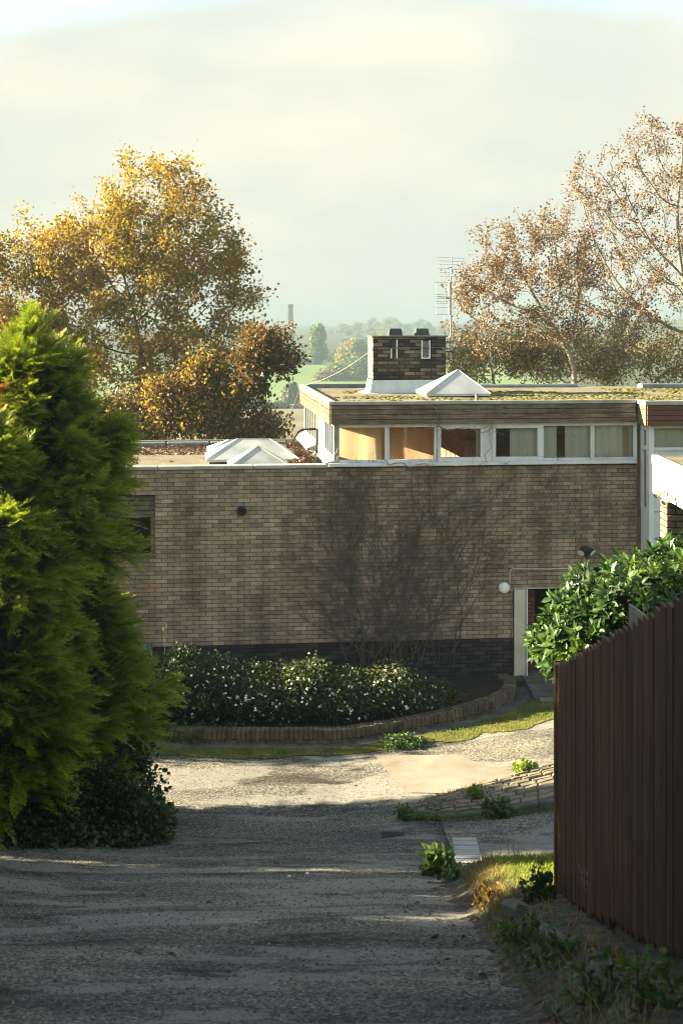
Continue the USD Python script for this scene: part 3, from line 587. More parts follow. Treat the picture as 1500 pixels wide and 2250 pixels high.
obj('post', box((ou(1063), -.015, fr0), (ou(1081), .1, fr1), .004), MAT['white'], us_)
def curtain(x0, x1, v, mat, name='curtain', amp=.025, wl=.11, lean=0.0):
    u0, u1 = ou(x0, v), ou(x1, v); n = max(8, int((u1 - u0) / wl * 8))
    us2 = np.linspace(u0, u1, n); ph = rng.uniform(0, 6, 3)
    zz = np.array([z_pane0 - .3, z_pane0 + .1, z_pane1 + .12])
    vv = v + amp * (np.sin(us2 / wl * 6.28 + ph[0]) + .5 * np.sin(us2 / wl * 2.9 + ph[1]))
    pts = np.array([[u + lean * (z - zz[0]), w + .006 * i, z] for i, z in enumerate(zz) for u, w in zip(us2, vv)])
    f = [[i * n + k, i * n + k + 1, (i + 1) * n + k + 1, (i + 1) * n + k] for i in range(2) for k in range(n - 1)]
    return obj(name, (pts, np.array(f)), mat, us_, True)
curtain(745, 800, .16, MAT['blind_cream'], 'blind', .004, .5)
curtain(795, 838, .22, MAT['blind_cream'], 'blind', .006, .4)
curtain(851, 956, .16, MAT['blind_pink'], 'blind', .006, .5)
curtain(1046, 1056, .2, MAT['curtain'], 'curtain')
for a, b in ((1120, 1183), (1190, 1223), (1241, 1298), (1299, 1367)):
    curtain(a, b, .1, MAT['curtain'], 'curtain', .014, .12)
curtain(1383, 1389, .12, MAT['curtain'], 'curtain', .01, .1)
# fascia: four weathered boards in front, four along the left side
hb = (z_f1 - z_f0) / 4
for k in range(4):
    z0, z1 = z_f0 + k * hb + .004, z_f0 + (k + 1) * hb - .004
    dv = rng.uniform(-.004, .004)
    obj('fascia_board', box((FL + .002, -.1 + dv, z0), (ou(1397, -.1), -.07, z1), .005), MAT['boards'], us_)
    obj('side_fascia_board', box((FL - .022 + dv, -.068, z0), (FL, 6.25, z1), .005), MAT['boards'], us_)
obj('fascia_core', box((FL + .004, -.066, z_f0 + .01), (5.63, .06, z_f1)), MAT['dark_twigs'], us_)
obj('side_fascia_core', box((FL + .004, .062, z_f0 + .01), (FL + .05, 6.2, z_f1)), MAT['dark_twigs'], us_)
obj('soffit', box((FL + .05, -.05, z_f0 - .004), (5.6, .0, z_f0 + .008)), MAT['white'], us_)
# upper roof
ur = holder('upper_roof', house)
zd = z_rt - .045
def mound(x, y): return .05 * np.maximum(0, meshkit.fbm(np.stack([x * 1.3, y * 1.3, 0 * x], -1), 4, 8) - .42)
obj('roof_deck', grid(np.linspace(FL + .1, 9.0, 90), np.linspace(-.03, 6.1, 60), lambda x, y: zd - .03 + mound(x, y)), MAT['roof'], ur, True)
obj('front_capping', box((FL - .03, -.125, z_f1 + .002), (ou(1397, -.12), -.02, z_rt), .008), MAT['capping'], ur)
obj('side_capping', box((FL - .035, -.018, z_f1 + .002), (FL + .1, 6.25, z_rt), .008), MAT['capping'], ur)
obj('rear_upstand', box((FL + .102, 6.1, zd - .05), (ou(812, 6.1), 6.25, z_rt + .02), .01), MAT['lead'], ur)
a, b = ou(1050, 6.0), ou(1268, 6.0)
obj('rear_upstand', box((a, 5.9, zd - .05), (b, 6.15, oz(844.5, 1150, 5.9)), .03), MAT['lead'], ur)
a, b = ou(1402, 5.4), ou(1600, 5.4)
obj('rear_upstand', box((a, 5.2, zd - .05), (b, 5.5, oz(843, 1450, 5.2)), .03), MAT['lead'], ur)
obj('vent_pipe', lathe([(0, 0), (.032, 0), (.032, .16), (.026, .17), (0, .17)], 14).apply_translation([ou(1047.5, .45), .45, zd - .03]), MAT['concrete'], ur, 40)
v = 2.1
skylight(ou(936, v), ou(1078, v), v, v + 1.25, oz(865, 1006, v), ou(1006, v + .62) - .005, ou(1006, v + .62) + .005, v + .62, oz(812.5, 1006, v + .62), ur, .09)
# moss cushions on the upper roof
cush = trimesh.creation.icosphere(1, 1.0); cush.vertices[:, 2] *= .35
cush2 = cush.copy(); cush2.vertices *= 1 + .25 * rng.normal(0, 1, cush2.vertices.shape)
pos = []
while len(pos) < 2600:
    u, w = rng.uniform(.1, 8.6), rng.uniform(.0, 5.2)
    d = meshkit.fbm(np.array([[u * .7, w * .9, 1.0]]), 4, 21)[0]
    band = max(.0, 1 - abs(w - .7) / 1.3) if u < 3 else .55
    if d + .25 * band > .58 and not (2.1 < u < 3.3 and 1.9 < w < 3.5): pos.append((u, w, zd - .03 + float(mound(np.array(u), np.array(w)))))
pos = np.array(pos); n = len(pos)
instancer('moss', ur, [('moss_cushion', cush, MAT['moss'], True), ('moss_tuft', cush2, MAT['moss'], True)], pos, quats(np.c_[rng.normal(0, 1, (n, 2)), np.zeros(n)], np.zeros(n)), rng.uniform(.018, .06, n) )
pos = []
while len(pos) < 700:
    u, w = rng.uniform(-4.3, -1.2), rng.uniform(.5, 5.0)
    if meshkit.fbm(np.array([[u * .9, w * .7, 4.0]]), 4, 5)[0] > .55: pos.append((u, w, 4.115))
pos = np.array(pos); n = len(pos)
instancer('moss', lr, [('moss_cushion', cush2, MAT['green_moss'], True)], pos, quats(np.c_[rng.normal(0, 1, (n, 2)), np.zeros(n)], np.zeros(n)), rng.uniform(.015, .04, n))

# left glazed wall of the upper storey (runs away from the lens)
lw = holder('left_wall', house)
obj('low_wall', box((LW, .262, 4.0), (LW + .2, 6.2, 4.4)), MAT['aged_white'], lw)
obj('side_sill', (lambda m: m.mesh())(MB().add(np.array([[LW - .16, -.02, 4.34], [LW - .16, 1.65, 4.34], [LW - .16, 1.65, 4.365], [LW - .16, -.02, 4.365], [LW + .06, -.02, 4.42], [LW + .06, 1.65, 4.42], [LW + .06, -.02, 4.34], [LW + .06, 1.65, 4.34]]),
    np.array([[0, 1, 2, 3], [3, 2, 5, 4], [0, 3, 4, 6], [1, 7, 5, 2], [0, 6, 7, 1]]))), MAT['aged_white'], lw)
obj('side_sill', (lambda m: m.mesh())(MB().add(np.array([[LW - .22, 3.1, 4.3], [LW - .22, 6.2, 4.3], [LW - .22, 6.2, 4.34], [LW - .22, 3.1, 4.34], [LW + .06, 3.1, 4.45], [LW + .06, 6.2, 4.45], [LW + .06, 3.1, 4.3], [LW + .06, 6.2, 4.3]]),
    np.array([[0, 1, 2, 3], [3, 2, 5, 4], [0, 3, 4, 6], [1, 7, 5, 2], [0, 6, 7, 1]]))), MAT['aged_white'], lw)
def side_window(v0, v1, z0, z1, bars):
    w = holder('window', lw)
    obj('frame_bar', box((LW - .01, v0, z0), (LW + .05, v1, z0 + .06), .004), MAT['aged_white'], w)
    obj('frame_bar', box((LW - .01, v0, z1 - .05), (LW + .05, v1, z1), .004), MAT['aged_white'], w)
    for vb, wd in bars:
        obj('frame_bar', box((LW - .012, vb, z0 + .061), (LW + .051, vb + wd, z1 - .051), .004), MAT['aged_white'], w)
    obj('pane', (np.array([[LW + .02, v1 - .01, z0 + .05], [LW + .02, v0 + .01, z0 + .05], [LW + .02, v0 + .01, z1 - .04], [LW + .02, v1 - .01, z1 - .04]]), np.array([[0, 1, 2], [0, 2, 3]])), MAT['glass'], w)
side_window(.062, 1.7, 4.42, z_f0 + .01, [(.063, .1), (.42, .06), (.75, .08), (1.12, .06), (1.57, .12)])
obj('side_panel', box((LW, 1.71, 4.2), (LW + .04, 3.0, z_f0)), MAT['capping'], lw)
side_window(3.02, 6.2, 4.42, z_f0 + .01, [(3.03, .1), (3.45, .07), (3.9, .09), (4.4, .07), (4.9, .09), (5.4, .07), (6.05, .13)])
obj('corner_post', box((LW - .012, -.014, 4.37), (ou(745) - .0, .058, z_f0 + .01), .004), MAT['aged_white'], lw)
# bent waste pipe on the left wall
pv_ = 2.9
obj('waste_pipe', MB().tube([(LW - .04, pv_, 4.25), (LW - .04, pv_, 4.62), (LW - .04, pv_, 4.735), (LW - .08, pv_, 4.745), (LW - .32, pv_, 4.735), (LW - .4, pv_, 4.7), (LW - .5, pv_, 4.55)], .022, 8).mesh(), MAT['black'], lw, 50)
obj('loose_wire', MB().tube([(LW - .06, 1.72, 4.3), (LW - .14, 1.9, 4.36), (LW - .12, 2.3, 4.28), (LW - .16, 2.7, 4.35), (LW - .05, 2.9, 4.3)], .01, 5).mesh(), MAT['black'], lw)

# chimney ------------------------------------------------------------------
cv = 3.75
c0, c1 = ou(818.5, cv), ou(980, cv)
cz0, cz1 = zd - .05, oz(741, 900, cv)
ch = holder('chimney', house)
z_fl = oz(834.5, 900, cv)
obj('mortar_backing', box((c0 + .012, cv + .012, cz0), (c1 - .012, cv + .75, cz1)), MAT['dark_mortar'], ch)
vents = [(ou(857.5, cv), ou(873, cv), oz(787, 860, cv), oz(746, 860, cv)), (ou(925, cv), ou(945, cv), oz(787.5, 930, cv), oz(747, 930, cv))]
for q in bricks_in(c0, c1, z_fl, cz1, vents, j=.011):
    obj('brick', brick_mesh(*q, cv + rng.uniform(-.004, .004), bev=.007), MAT['stack_brick'], ch)
side = MB()
for q in bricks_in(-(cv + .75), -(cv + .005), z_fl, cz1, []):
    p, f = brick_mesh(*q, c0 + rng.uniform(-.003, .003), axis=1); side.add(p, f)
obj('side_brickwork', side.mesh(), MAT['brick'], ch, kind='stuff')
obj('chimney_cap', box((c0 - .03, cv - .03, cz1), (c1 + .03, cv + .78, cz1 + .035), .012), MAT['dark_concrete'], ch)
fl = MB()
fl.add(np.array([[c0 - .012, cv - .012, z_fl], [c1 + .012, cv - .012, z_fl], [c1 + .03, cv - .03, zd + .0], [c0 - .06, cv - .06, zd + .0], [c0 - .012, cv + .76, z_fl], [c0 - .06, cv + .8, zd], [c1 + .012, cv + .76, z_fl], [c1 + .03, cv + .8, zd],
    [c0 - .2, cv - .1, zd - .025], [c1 + .1, cv - .12, zd - .025], [c0 - .22, cv + .85, zd - .025]]), np.array([[0, 3, 2, 1], [0, 4, 5, 3], [1, 2, 7, 6], [3, 8, 9, 2], [3, 5, 10, 8]]))
obj('flashing', fl.mesh(), MAT['flashing'], ch)
for a, b in ((ou(853, cv + .3), ou(883, cv + .3)), (ou(911, cv + .3), ou(942, cv + .3))):
    w = (b - a) / 2; cx = (a + b) / 2; t = w * .82
    z0, z1 = cz1 + .035, oz(721.5, 870, cv + .3)
    pts = np.array([[cx + sx * r, cv + .36 + sy * r, z] for r, z in ((w, z0), (t, z1), (t * .8, z1), (w * .8, z0 + .02)) for sx, sy in ((-1, -1), (1, -1), (1, 1), (-1, 1))])
    f = [[4 * i + k, 4 * i + (k + 1) % 4, 4 * i + 4 + (k + 1) % 4, 4 * i + 4 + k] for i in range(3) for k in range(4)] + [[12, 13, 14, 15]]
    obj('flue_cowl', (pts, np.array(f)), MAT['cowl'], ch)
for k, (a, b, z0, z1) in enumerate(vents):
    m = MB()
    for i in range(12):
        zz = z0 + .02 + (z1 - z0 - .03) * i / 12
        m.add(np.array([[a + .02, cv - .012, zz], [b - .02, cv - .012, zz], [b - .02, cv + .01, zz + .02], [a + .02, cv + .01, zz + .02], [a + .02, cv - .012, zz - .006], [b - .02, cv - .012, zz - .006]]), np.array([[0, 1, 2, 3], [4, 5, 1, 0]]))
    obj('louvre', m.mesh(), MAT['dark_metal'] if k == 0 else MAT['metal'], ch)
    m = MB()
    m.box((b - .028, cv - .022, z0), (b, cv + .008, z1), .003)
    m.box((a, cv - .022, z0), (a + .028, cv + .008, z0 + (z1 - z0) * (.52 if k == 0 else 1)), .003)
    if k: m.box((a + .029, cv - .021, z0 - .0), (b - .029, cv + .007, z0 + .016))
    obj('vent_frame', m.mesh(), MAT['white'], ch)
obj('strap_wire', MB().tube([(c0 - .01, cv - .03, oz(765, 830, cv)), (ou(860, cv), cv - .035, oz(764.5, 830, cv)), (ou(971, cv), cv - .02, oz(763.5, 960, cv))], .006, 5).mesh(), MAT['cable'], ch)

# right part of the house: glazing that stands forward, red-brown fascia
rp = holder('right_wing', house)
rv = -.56
ru = ou(1421, rv)
for k in range(4):
    z0, z1 = z_f0 - .03 + k * (hb + .005) + .004, z_f0 - .03 + (k + 1) * (hb + .005) - .003
    obj('fascia_board', box((ru, rv - .03, z0), (9.0, rv, z1), .005), MAT['red_boards'], rp)
    obj('return_fascia_board', box((ru - .025, rv + .002, z0), (ru - .002, -.1, z1), .005), MAT['boards'], rp)
obj('fascia_core', box((ru + .002, rv + .002, z_f0 - .02), (9.0, .0, z_f1)), MAT['dark_twigs'], rp)
obj('wing_capping', box((ru - .05, rv - .05, z_f1 - .008), (9.0, rv + .1, z_rt), .008), MAT['capping'], rp)
obj('return_capping', box((ru - .05, rv + .101, z_f1 - .008), (ru + .08, -.02, z_rt - .002), .008), MAT['capping'], rp)
obj('wing_roof', grid(np.linspace(ru + .07, 9.0, 20), np.linspace(rv + .09, .0, 5), lambda x, y: zd - .02 + mound(x, y)), MAT['roof'], rp, True)
gu = ru + .06                                # plane of the left-facing glazing
gv0, gv1 = rv + .06, .0
post0, post1 = gu, ou(1437, gv0)
obj('corner_post', box((post0, gv0, .3), (post1, gv0 + .12, z_f0 - .03), .005), MAT['white'], rp)
w = holder('window', rp, label='narrow two-light window facing left')
zA, zB, zC, zD = oz(939, 1410, -.2), oz(978, 1410, -.2), oz(988, 1410, -.2), oz(1113, 1410, -.2)
obj('frame_bar', box((gu + .002, gv0 + .121, zA - .05), (gu + .06, gv1, zA + .05), .004), MAT['white'], w)
obj('frame_bar', box((gu + .002, gv0 + .121, zC), (gu + .06, gv1, zB), .004), MAT['white'], w)
obj('frame_bar', box((gu + .002, gv0 + .121, zD - .05), (gu + .06, gv1, zD), .004), MAT['white'], w)
for va, vb in ((gv0 + .122, gv0 + .17), (gv1 - .12, gv1)):
    obj('frame_bar', box((gu, va, zD), (gu + .062, vb, zC), .004), MAT['white'], w)
    obj('frame_bar', box((gu - .001, va, zB), (gu + .062, vb, zA - .05), .004), MAT['white'], w)
obj('pane', (np.array([[gu + .03, gv1 - .12, zD], [gu + .03, gv0 + .17, zD], [gu + .03, gv0 + .17, zA - .05], [gu + .03, gv1 - .12, zA - .05]]), np.array([[0, 1, 2], [0, 2, 3]])), MAT['glass'], w)
obj('white_panel', box((gu + .01, gv0 + .121, .3), (gu + .05, gv1, zD - .051)), MAT['white'], rp)
w = holder('window', rp, label='long window above the porch roof')
zE, zF = oz(941, 1460, gv0), oz(983, 1460, gv0)
obj('frame_bar', box((post1, gv0 + .02, zE), (9.0, gv0 + .09, z_f0 - .03), .004), MAT['white'], w)
obj('frame_bar', box((post1, gv0 + .02, zF - .06), (9.0, gv0 + .1, zF), .004), MAT['white'], w)
obj('pane', sheet(post1, 9.0, zF, zE, gv0 + .05), MAT['glass'], w)
obj('white_panel', box((post1, gv0 + .05, .3), (9.0, gv0 + .1, zF - .061)), MAT['white'], rp)
obj('cover_strip', box((post1 + .001, gv0 + .01, oz(1123, 1440, gv0)), (9.0, gv0 + .049, oz(1115, 1440, gv0)), .003), MAT['white'], rp)
n = 40; us2 = np.linspace(post1 + .03, 8.8, n)
cu = np.array([[u, gv0 + .2 + .02 * math.sin(u * 40), z] for z in (zF - .1, zE + .1) for u in us2])
obj('curtain', (cu, np.array([[k, k + 1, n + k + 1, n + k] for k in range(n - 1)])), MAT['curtain'], rp, True)
obj('inner_wall', box((5.72, .3, 0), (9.0, .36, z_f0)), MAT['room'], rp)

# left window of the front wall, behind the conifers' edge
w = holder('window', house, label='dark timber window with louvres above')
zl = oz(1131, 330)
for k in range(4):
    za = zl + (win[3] - zl) * k / 4
    obj('louvre_board', (lambda t: t.mesh())(MB().add(np.array([[win[0], .05, za], [win[1], .05, za], [win[1], .1, za + .085], [win[0], .1, za + .085], [win[0], .065, za - .01], [win[1], .065, za - .01]]), np.array([[0, 1, 2, 3], [4, 5, 1, 0]]))), MAT['old_wood'], w)
obj('frame_bar', box((win[0], .03, zl - .05), (win[1], .1, zl - .005), .004), MAT['old_wood'], w)
obj('frame_bar', box((win[1] - .07, .02, win[2] + .05), (win[1], .1, zl - .051), .004), MAT['old_wood'], w)
obj('frame_bar', box((win[0], .02, win[2] + .05), (win[0] + .07, .1, zl - .051), .004), MAT['old_wood'], w)
obj('sill', box((win[0] - .03, -.03, win[2]), (win[1] + .02, .1, win[2] + .045), .006), MAT['old_wood'], w)
obj('pane', sheet(win[0] + .07, win[1] - .07, win[2] + .05, zl - .05, .07), MAT['glass'], w)
obj('room_back', box((win[0] - .1, .26, win[2] - .1), (win[1] + .1, .3, win[3] + .1)), MAT['dark_room'], w)

# doorway ---------------------------------------------------------------
dw = holder('doorway', house)
z_in = 0.47
obj('lintel_trim', box((door[0] - .0, -.012, door[3] - .03), (door[1], .05, door[3] + .0), .003), MAT['capping'], dw)
x0, x1 = ou(1128.5, .02), ou(1153.5, .02)
obj('cream_panel', box((x0, -.006, oz(1485, 1140)), (x1, .05, door[3] - .031), .004), MAT['cream'], dw)
obj('jamb', box((x1 + .012, -.02, oz(1488, 1155)), (x1 + .04, .1, door[3] - .031), .004), MAT['white'], dw)
obj('threshold', box((door[0] - .02, .0, -.2), (door[1] + .1, 2.6, z_in)), MAT['dark_concrete'], dw)
rb = MB()
for q in bricks_in(x1 + .06, x1 + .06 + .18, z_in, door[3] - .03, []): rb.add(*brick_mesh(*q, .26 + rng.uniform(0, .003)))
obj('inner_brick_pier', rb.mesh(), MAT['red_brick'], dw, kind='stuff')
obj('pier_core', box((x1 + .06, .28, z_in), (x1 + .24, .55, door[3] - .03)), MAT['mortar'], dw)
obj('hall_wall', box((x1 + .25, 1.9, z_in), (door[1] + .3, 2.0, door[3] + .2)), MAT['red_brick'], dw)
obj('hall_wall', box((x1 + .1, .56, z_in), (x1 + .14, 1.9, door[3] + .2)), MAT['dark_room'], dw)
obj('hall_wall', box((door[1] + .02, .26, z_in), (door[1] + .1, 1.9, door[3] + .2)), MAT['dark_room'], dw)
obj('hall_ceiling', box((x1, .26, door[3] + .02), (door[1] + .2, 2.0, door[3] + .1)), MAT['dark_room'], dw)
obj('inner_door', box((x1 + .55, 1.82, z_in + .02), (x1 + 1.3, 1.88, door[3] - .12), .01), MAT['dark_room'], dw)
kp = MB()
for i in range(3):
    for k in range(2): kp.box((x1 + .115 + .03 * k, .245, oz(1331 + i * 8, 1164) - .012), (x1 + .128 + .03 * k, .258, oz(1331 + i * 8, 1164)))
obj('keypad_button', kp.mesh(), MAT['metal'], dw)
obj('wall_stopend', box((door[1], .012, .3), (HU1, .25, .36)), MAT['dark_mortar'], dw)

# things fixed to the wall (their own top-level objects)
def on_wall(px, py, v=0.0):
    u = ou(px, v); return to_world(u, v, oz(py, px, v))
t = thing('wall_vent', 'round black plastic vent on the brick wall above the shrubs', 'vent', on_wall(530.5, 1122.5), A)
ring = lathe([(.055, 0), (.088, 0), (.088, .03), (.08, .042), (.06, .045), (.055, .03)], 32).apply_transform(trimesh.transformations.rotation_matrix(math.pi / 2, [1, 0, 0]))
obj('vent_ring', ring, MAT['black'], t, 40)
m = MB()
for k in range(-2, 3): m.box((-.06, -.03, k * .024 - .003), (.06, -.01, k * .024 + .008))
m.tm(lathe([(0, 0), (.056, 0), (.056, .006), (0, .006)], 24).apply_transform(trimesh.transformations.rotation_matrix(math.pi / 2, [1, 0, 0])))
obj('vent_grille', m.mesh(), MAT['black'], t)
t = thing('bulkhead_lamp', 'round opal bulkhead lamp on the brick wall left of the doorway', 'lamp', on_wall(1106, 1291), A)
R90 = trimesh.transformations.rotation_matrix(math.pi / 2, [1, 0, 0])
obj('lamp_base', lathe([(0, 0), (.1, 0), (.1, .03), (0, .03)], 32).apply_transform(R90), MAT['white'], t, 40)
obj('lamp_cover', lathe([(.097, .03), (.1, .05), (.09, .078), (.05, .092), (0, .096)], 32).apply_transform(R90), MAT['lamp_glass'], t, 60)
t = thing('twin_floodlight', 'black twin-headed floodlight with sensor high on the brick wall above the doorway', 'floodlight', on_wall(1284, 1208), A)
obj('back_box', box((-.05, -.09, -.05), (.05, 0, .07), .015), MAT['black'], t)
obj('motion_sensor', xf(lathe([(0, 0), (.035, .01), (.04, .04), (.02, .07), (0, .072)], 16), (0, -.07, -.06), rx=math.pi * .75), MAT['black'], t, 40)
for s in (-1, 1):
    hd = holder('lamp_head', t)
    hm = xf(lathe([(0, 0), (.04, 0), (.05, .05), (.075, .12), (.07, .12), (.045, .05), (0, .02)], 20), (0, 0, 0), rx=math.radians(125), ry=0, rz=math.radians(s * 38))
    hm = (hm[0] + [s * .055, -.06, .03], hm[1]); obj('housing', hm, MAT['black'], hd, 40)
    ln = xf(lathe([(0, .1), (.071, .112), (.0705, .118), (0, .124)], 20), (0, 0, 0), rx=math.radians(125), rz=math.radians(s * 38))
    obj('lens', (ln[0] + [s * .055, -.06, .03], ln[1]), MAT['lamp_glass'], hd, 40)
def wp(px, py, v): return np.array([*to_world(ou(px, v), v, oz(py, px, v))])
t = obj('wall_cable', MB().tube([wp(1283, 1216, -.012), wp(1283, 1244, -.012), wp(1280, 1248.5, -.012), wp(1200, 1250.5, -.012), wp(1128, 1250, -.012), wp(1122, 1252, -.012), wp(1119.5, 1258, -.012), wp(1119.5, 1294, -.012), wp(1126, 1297, -.012)], .009, 6).mesh(), MAT['pale_cable'], None,
    label='thin pale cable running from the floodlight to the round lamp', cat='cable')
obj('downpipe_wire', MB().tube([wp(1124.5, 1300, -.01), wp(1123, 1400, -.01), wp(1122, 1520, -.01)], .005, 5).mesh(), MAT['black'], None, label='thin dark wire running down the wall beside the cream door panel', cat='wire')
t = thing('blue_panel', 'small blue panel in a timber frame low on the wall beside the conifer', 'panel', to_world(ou(318, -.02), -.02, oz(1427, 318, -.02)), A)
obj('panel_face', box((-.12, -.02, -.09), (.1, 0, .09)), MAT['blue'], t)
obj('panel_frame', box((.101, -.03, -.11), (.13, .0, .11), .004), MAT['old_wood'], t)

# aerial on its mast
t = thing('television_aerial', 'galvanised mast with television and radio aerials bracketed to the sooty chimney', 'aerial', to_world(c1 + .09, cv + .1, 0), A)
zz = lambda py: oz(py, 990, cv + .1)
mpx = lambda px: ou(px, cv + .1) - (c1 + .09)
mast_u = mpx(990.5)
obj('mast', MB().tube([(mast_u - .015, 0, zz(790)), (mast_u - .008, 0, zz(700)), (mast_u, 0, zz(582))], .017, 8).mesh(), MAT['metal'], t, 50)
obj('mast', MB().tube([(mast_u + .012, 0, zz(590)), (mast_u + .012, 0, zz(563))], .01, 6).mesh(), MAT['metal'], t, 50)
for py in (751, 772):
    obj('bracket', box((-.11, -.02, zz(py) - .012), (mast_u + .06, .02, zz(py) + .012), .003), MAT['dark_metal'], t)
m = MB(); 
for i, py in enumerate((565.5, 573, 581, 590, 598.5, 606.5)):
    m.tube([(mpx(962.5 + .2 * i), -.06 * (i % 3), zz(py)), (mpx(1020), -.06 * (i % 3), zz(py + 1.2))], .0045, 4)
m.tube([(mast_u - .01, -.02, zz(587)), (mast_u - .12, -.25, zz(590))], .014, 6)
m.tube([(mast_u, -.02, zz(563)), (mast_u, -.02, zz(608))], .009, 5)
obj('television_aerial_array', m.mesh(), MAT['metal'], t)
m = MB()
for ya, yb, hs in ((621, 651, (621, 646, 651)), (662, 692, (662, 667, 676, 691))):
    m.tube([(mpx(957.5), 0, zz(ya)), (mpx(957.5), 0, zz(yb))], .007, 4); m.tube([(mpx(985.5), 0, zz(ya - 3)), (mpx(985.5), 0, zz(yb))], .007, 4)
    for h in hs: m.tube([(mpx(955), 0, zz(h)), (mast_u, 0, zz(h))], .005, 4)
m.tube([(mpx(958), 0, zz(655)), (mpx(1012), 0, zz(656))], .006, 4); m.tube([(mpx(962), 0, zz(651)), (mpx(1012), 0, zz(661))], .005, 4)
m.box((mpx(977), -.03, zz(657)), (mpx(986), .03, zz(652)))
obj('radio_aerial_array', m.mesh(), MAT['metal'], t)
# cable from the chimney over the roof corner and down to the left
a = np.array(to_world(c0, cv - .03, oz(766, 818, cv))); b = np.array(to_world(FL - .02, 6.0, oz(848, 667, 6.0))); c = P(596, 938, 44.0)
pts = []
for p0, p1, sag in ((a, b, .12), (b, c, .35)):
    for s in np.linspace(0, 1, 12): pts.append(p0 + (p1 - p0) * s - np.array([0, 0, sag * 4 * s * (1 - s)]))
obj('overhead_cable', MB().tube(np.array(pts), .008, 5).mesh(), MAT['cable'], None, label='thin dark overhead cable dipping from the chimney to the tree', cat='cable')

# ---------------------------------------------------------------- far country: woods, trees, stack
def leaf_ball(lobes, n, size, seed, core=0.7):
    """a crown of leaf-sized faces filling a few lobes, with gaps; lobes: (x, y, z, rx, ry, rz)"""
    r = np.random.default_rng(seed); V, Fc = [], []
    lobes = np.array(lobes, float); wgt = lobes[:, 3] * lobes[:, 4] + lobes[:, 5] * lobes[:, 3]
    pick = r.choice(len(lobes), n, p=wgt / wgt.sum())
    d = r.normal(0, 1, (n, 3)); d /= np.linalg.norm(d, axis=1, keepdims=True)
    rad = r.uniform(core, 1.05, n) * (0.75 + 0.5 * meshkit.fbm(d * 2.2 + pick[:, None] * 7.1, 3, seed))
    c = lobes[pick, :3] + d * rad[:, None] * lobes[pick, 3:]
    a = r.normal(0, 1, (n, 3)); a /= np.linalg.norm(a, axis=1, keepdims=True); b = np.cross(a, r.normal(0, 1, (n, 3))); b /= np.linalg.norm(b, axis=1, keepdims=True)
    s = size * r.uniform(.6, 1.4, n)[:, None]
    v = np.stack([c - a * s, c + b * s * .6, c + a * s, c - b * s * .6], 1).reshape(-1, 3)
    i = np.arange(n) * 4
    return v, np.vstack([np.stack([i, i + 1, i + 2], 1), np.stack([i, i + 2, i + 3], 1)])
def blob(lobes, k=.72):
    m = MB()
    for x, y, z, a, b, c in lobes:
        s = trimesh.creation.icosphere(2, 1.0); p = s.vertices * (1 + .3 * (meshkit.fbm(s.vertices * 1.7 + x, 3, 4) - .5))[:, None]
        m.add(p * np.array([a, b, c]) * k + [x, y, z], s.faces)
    return m.mesh()
def far_tree(name, label, px, pyb, pyt, wpx, Y, mat, n=1500, lobes=None, group=None, cat='tree'):
    base = P(px, pyb, Y); w = wpx * Y / 3125 / 2; h = (pyb - pyt) * Y / 3125
    base[2] = min(base[2], float(ground_z(base[0], base[1])) + .3); h = EYE - (pyt - 695) * Y / 3125 - base[2]
    t = thing(name, label, cat, base, 0, group)
    r = np.random.default_rng(int(px * 7 + pyb))
    L = lobes or [(0, 0, .58, .8, .8, .4), (-.45, .1, .45, .5, .5, .32), (.45, -.1, .5, .52, .5, .33), (.1, 0, .8, .5, .5, .2), (-.2, -.3, .3, .6, .5, .25)]
    L = [(x * w + r.normal(0, .06) * w, y * w, z * h, a * w, b * w, c * h) for x, y, z, a, b, c in L]
    obj('crown', leaf_ball(L, n, max(.05 * w, .011 * Y / 10), int(px)), MAT[mat], t)
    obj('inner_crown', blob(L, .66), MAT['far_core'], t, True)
    obj('trunk', MB().tube([(0, 0, -.3), (0, 0, h * .3), (.02 * w, 0, h * .55)], [.05 * w + .1, .04 * w + .06, .02 * w + .04], 7).mesh(), MAT['bark_dark'], t, 50)
    return t
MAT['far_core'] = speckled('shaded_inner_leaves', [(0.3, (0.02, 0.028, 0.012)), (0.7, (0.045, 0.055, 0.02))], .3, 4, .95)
tall = [(0, 0, .72, .62, .62, .26), (-.1, 0, .45, .55, .55, .25), (.25, .1, .4, .5, .5, .2), (-.3, 0, .2, .6, .6, .2), (.2, 0, .88, .35, .35, .12)]
low = [(0, 0, .45, .6, .6, .5), (-.55, 0, .35, .45, .5, .4), (.55, .1, .38, .45, .5, .42), (.2, -.2, .3, .5, .5, .35)]
far_tree('field_tree', 'tall pale green tree at the top of the far meadow', 697, 815, 711, 62, 470, 'far_green', 2200, tall)
far_tree('field_tree', 'golden round-crowned tree left of the sooty chimney beyond the meadow', 775, 812, 743, 84, 480, 'far_gold', 2000)
far_tree('field_tree', 'broad blue-green tree in front of the golden one', 778, 850, 778, 120, 400, 'far_green', 2600, low)
far_tree('field_bush', 'low brownish bush at the left foot of the tall pale tree', 655, 815, 775, 62, 460, 'far_brown', 1200, low, cat='bush')
far_tree('field_bush', 'dark rounded bush between the tall pale tree and the golden tree', 735, 812, 770, 50, 490, 'far_green', 1000, low, cat='bush')
far_tree('field_bush', 'low pale bush in front of the broad blue-green tree', 720, 850, 808, 70, 395, 'far_brown', 1200, low, cat='bush')
far_tree('field_tree', 'small grey leafless-looking tree at the near edge of the meadow', 640, 905, 838, 46, 330, 'far_brown', 1200)
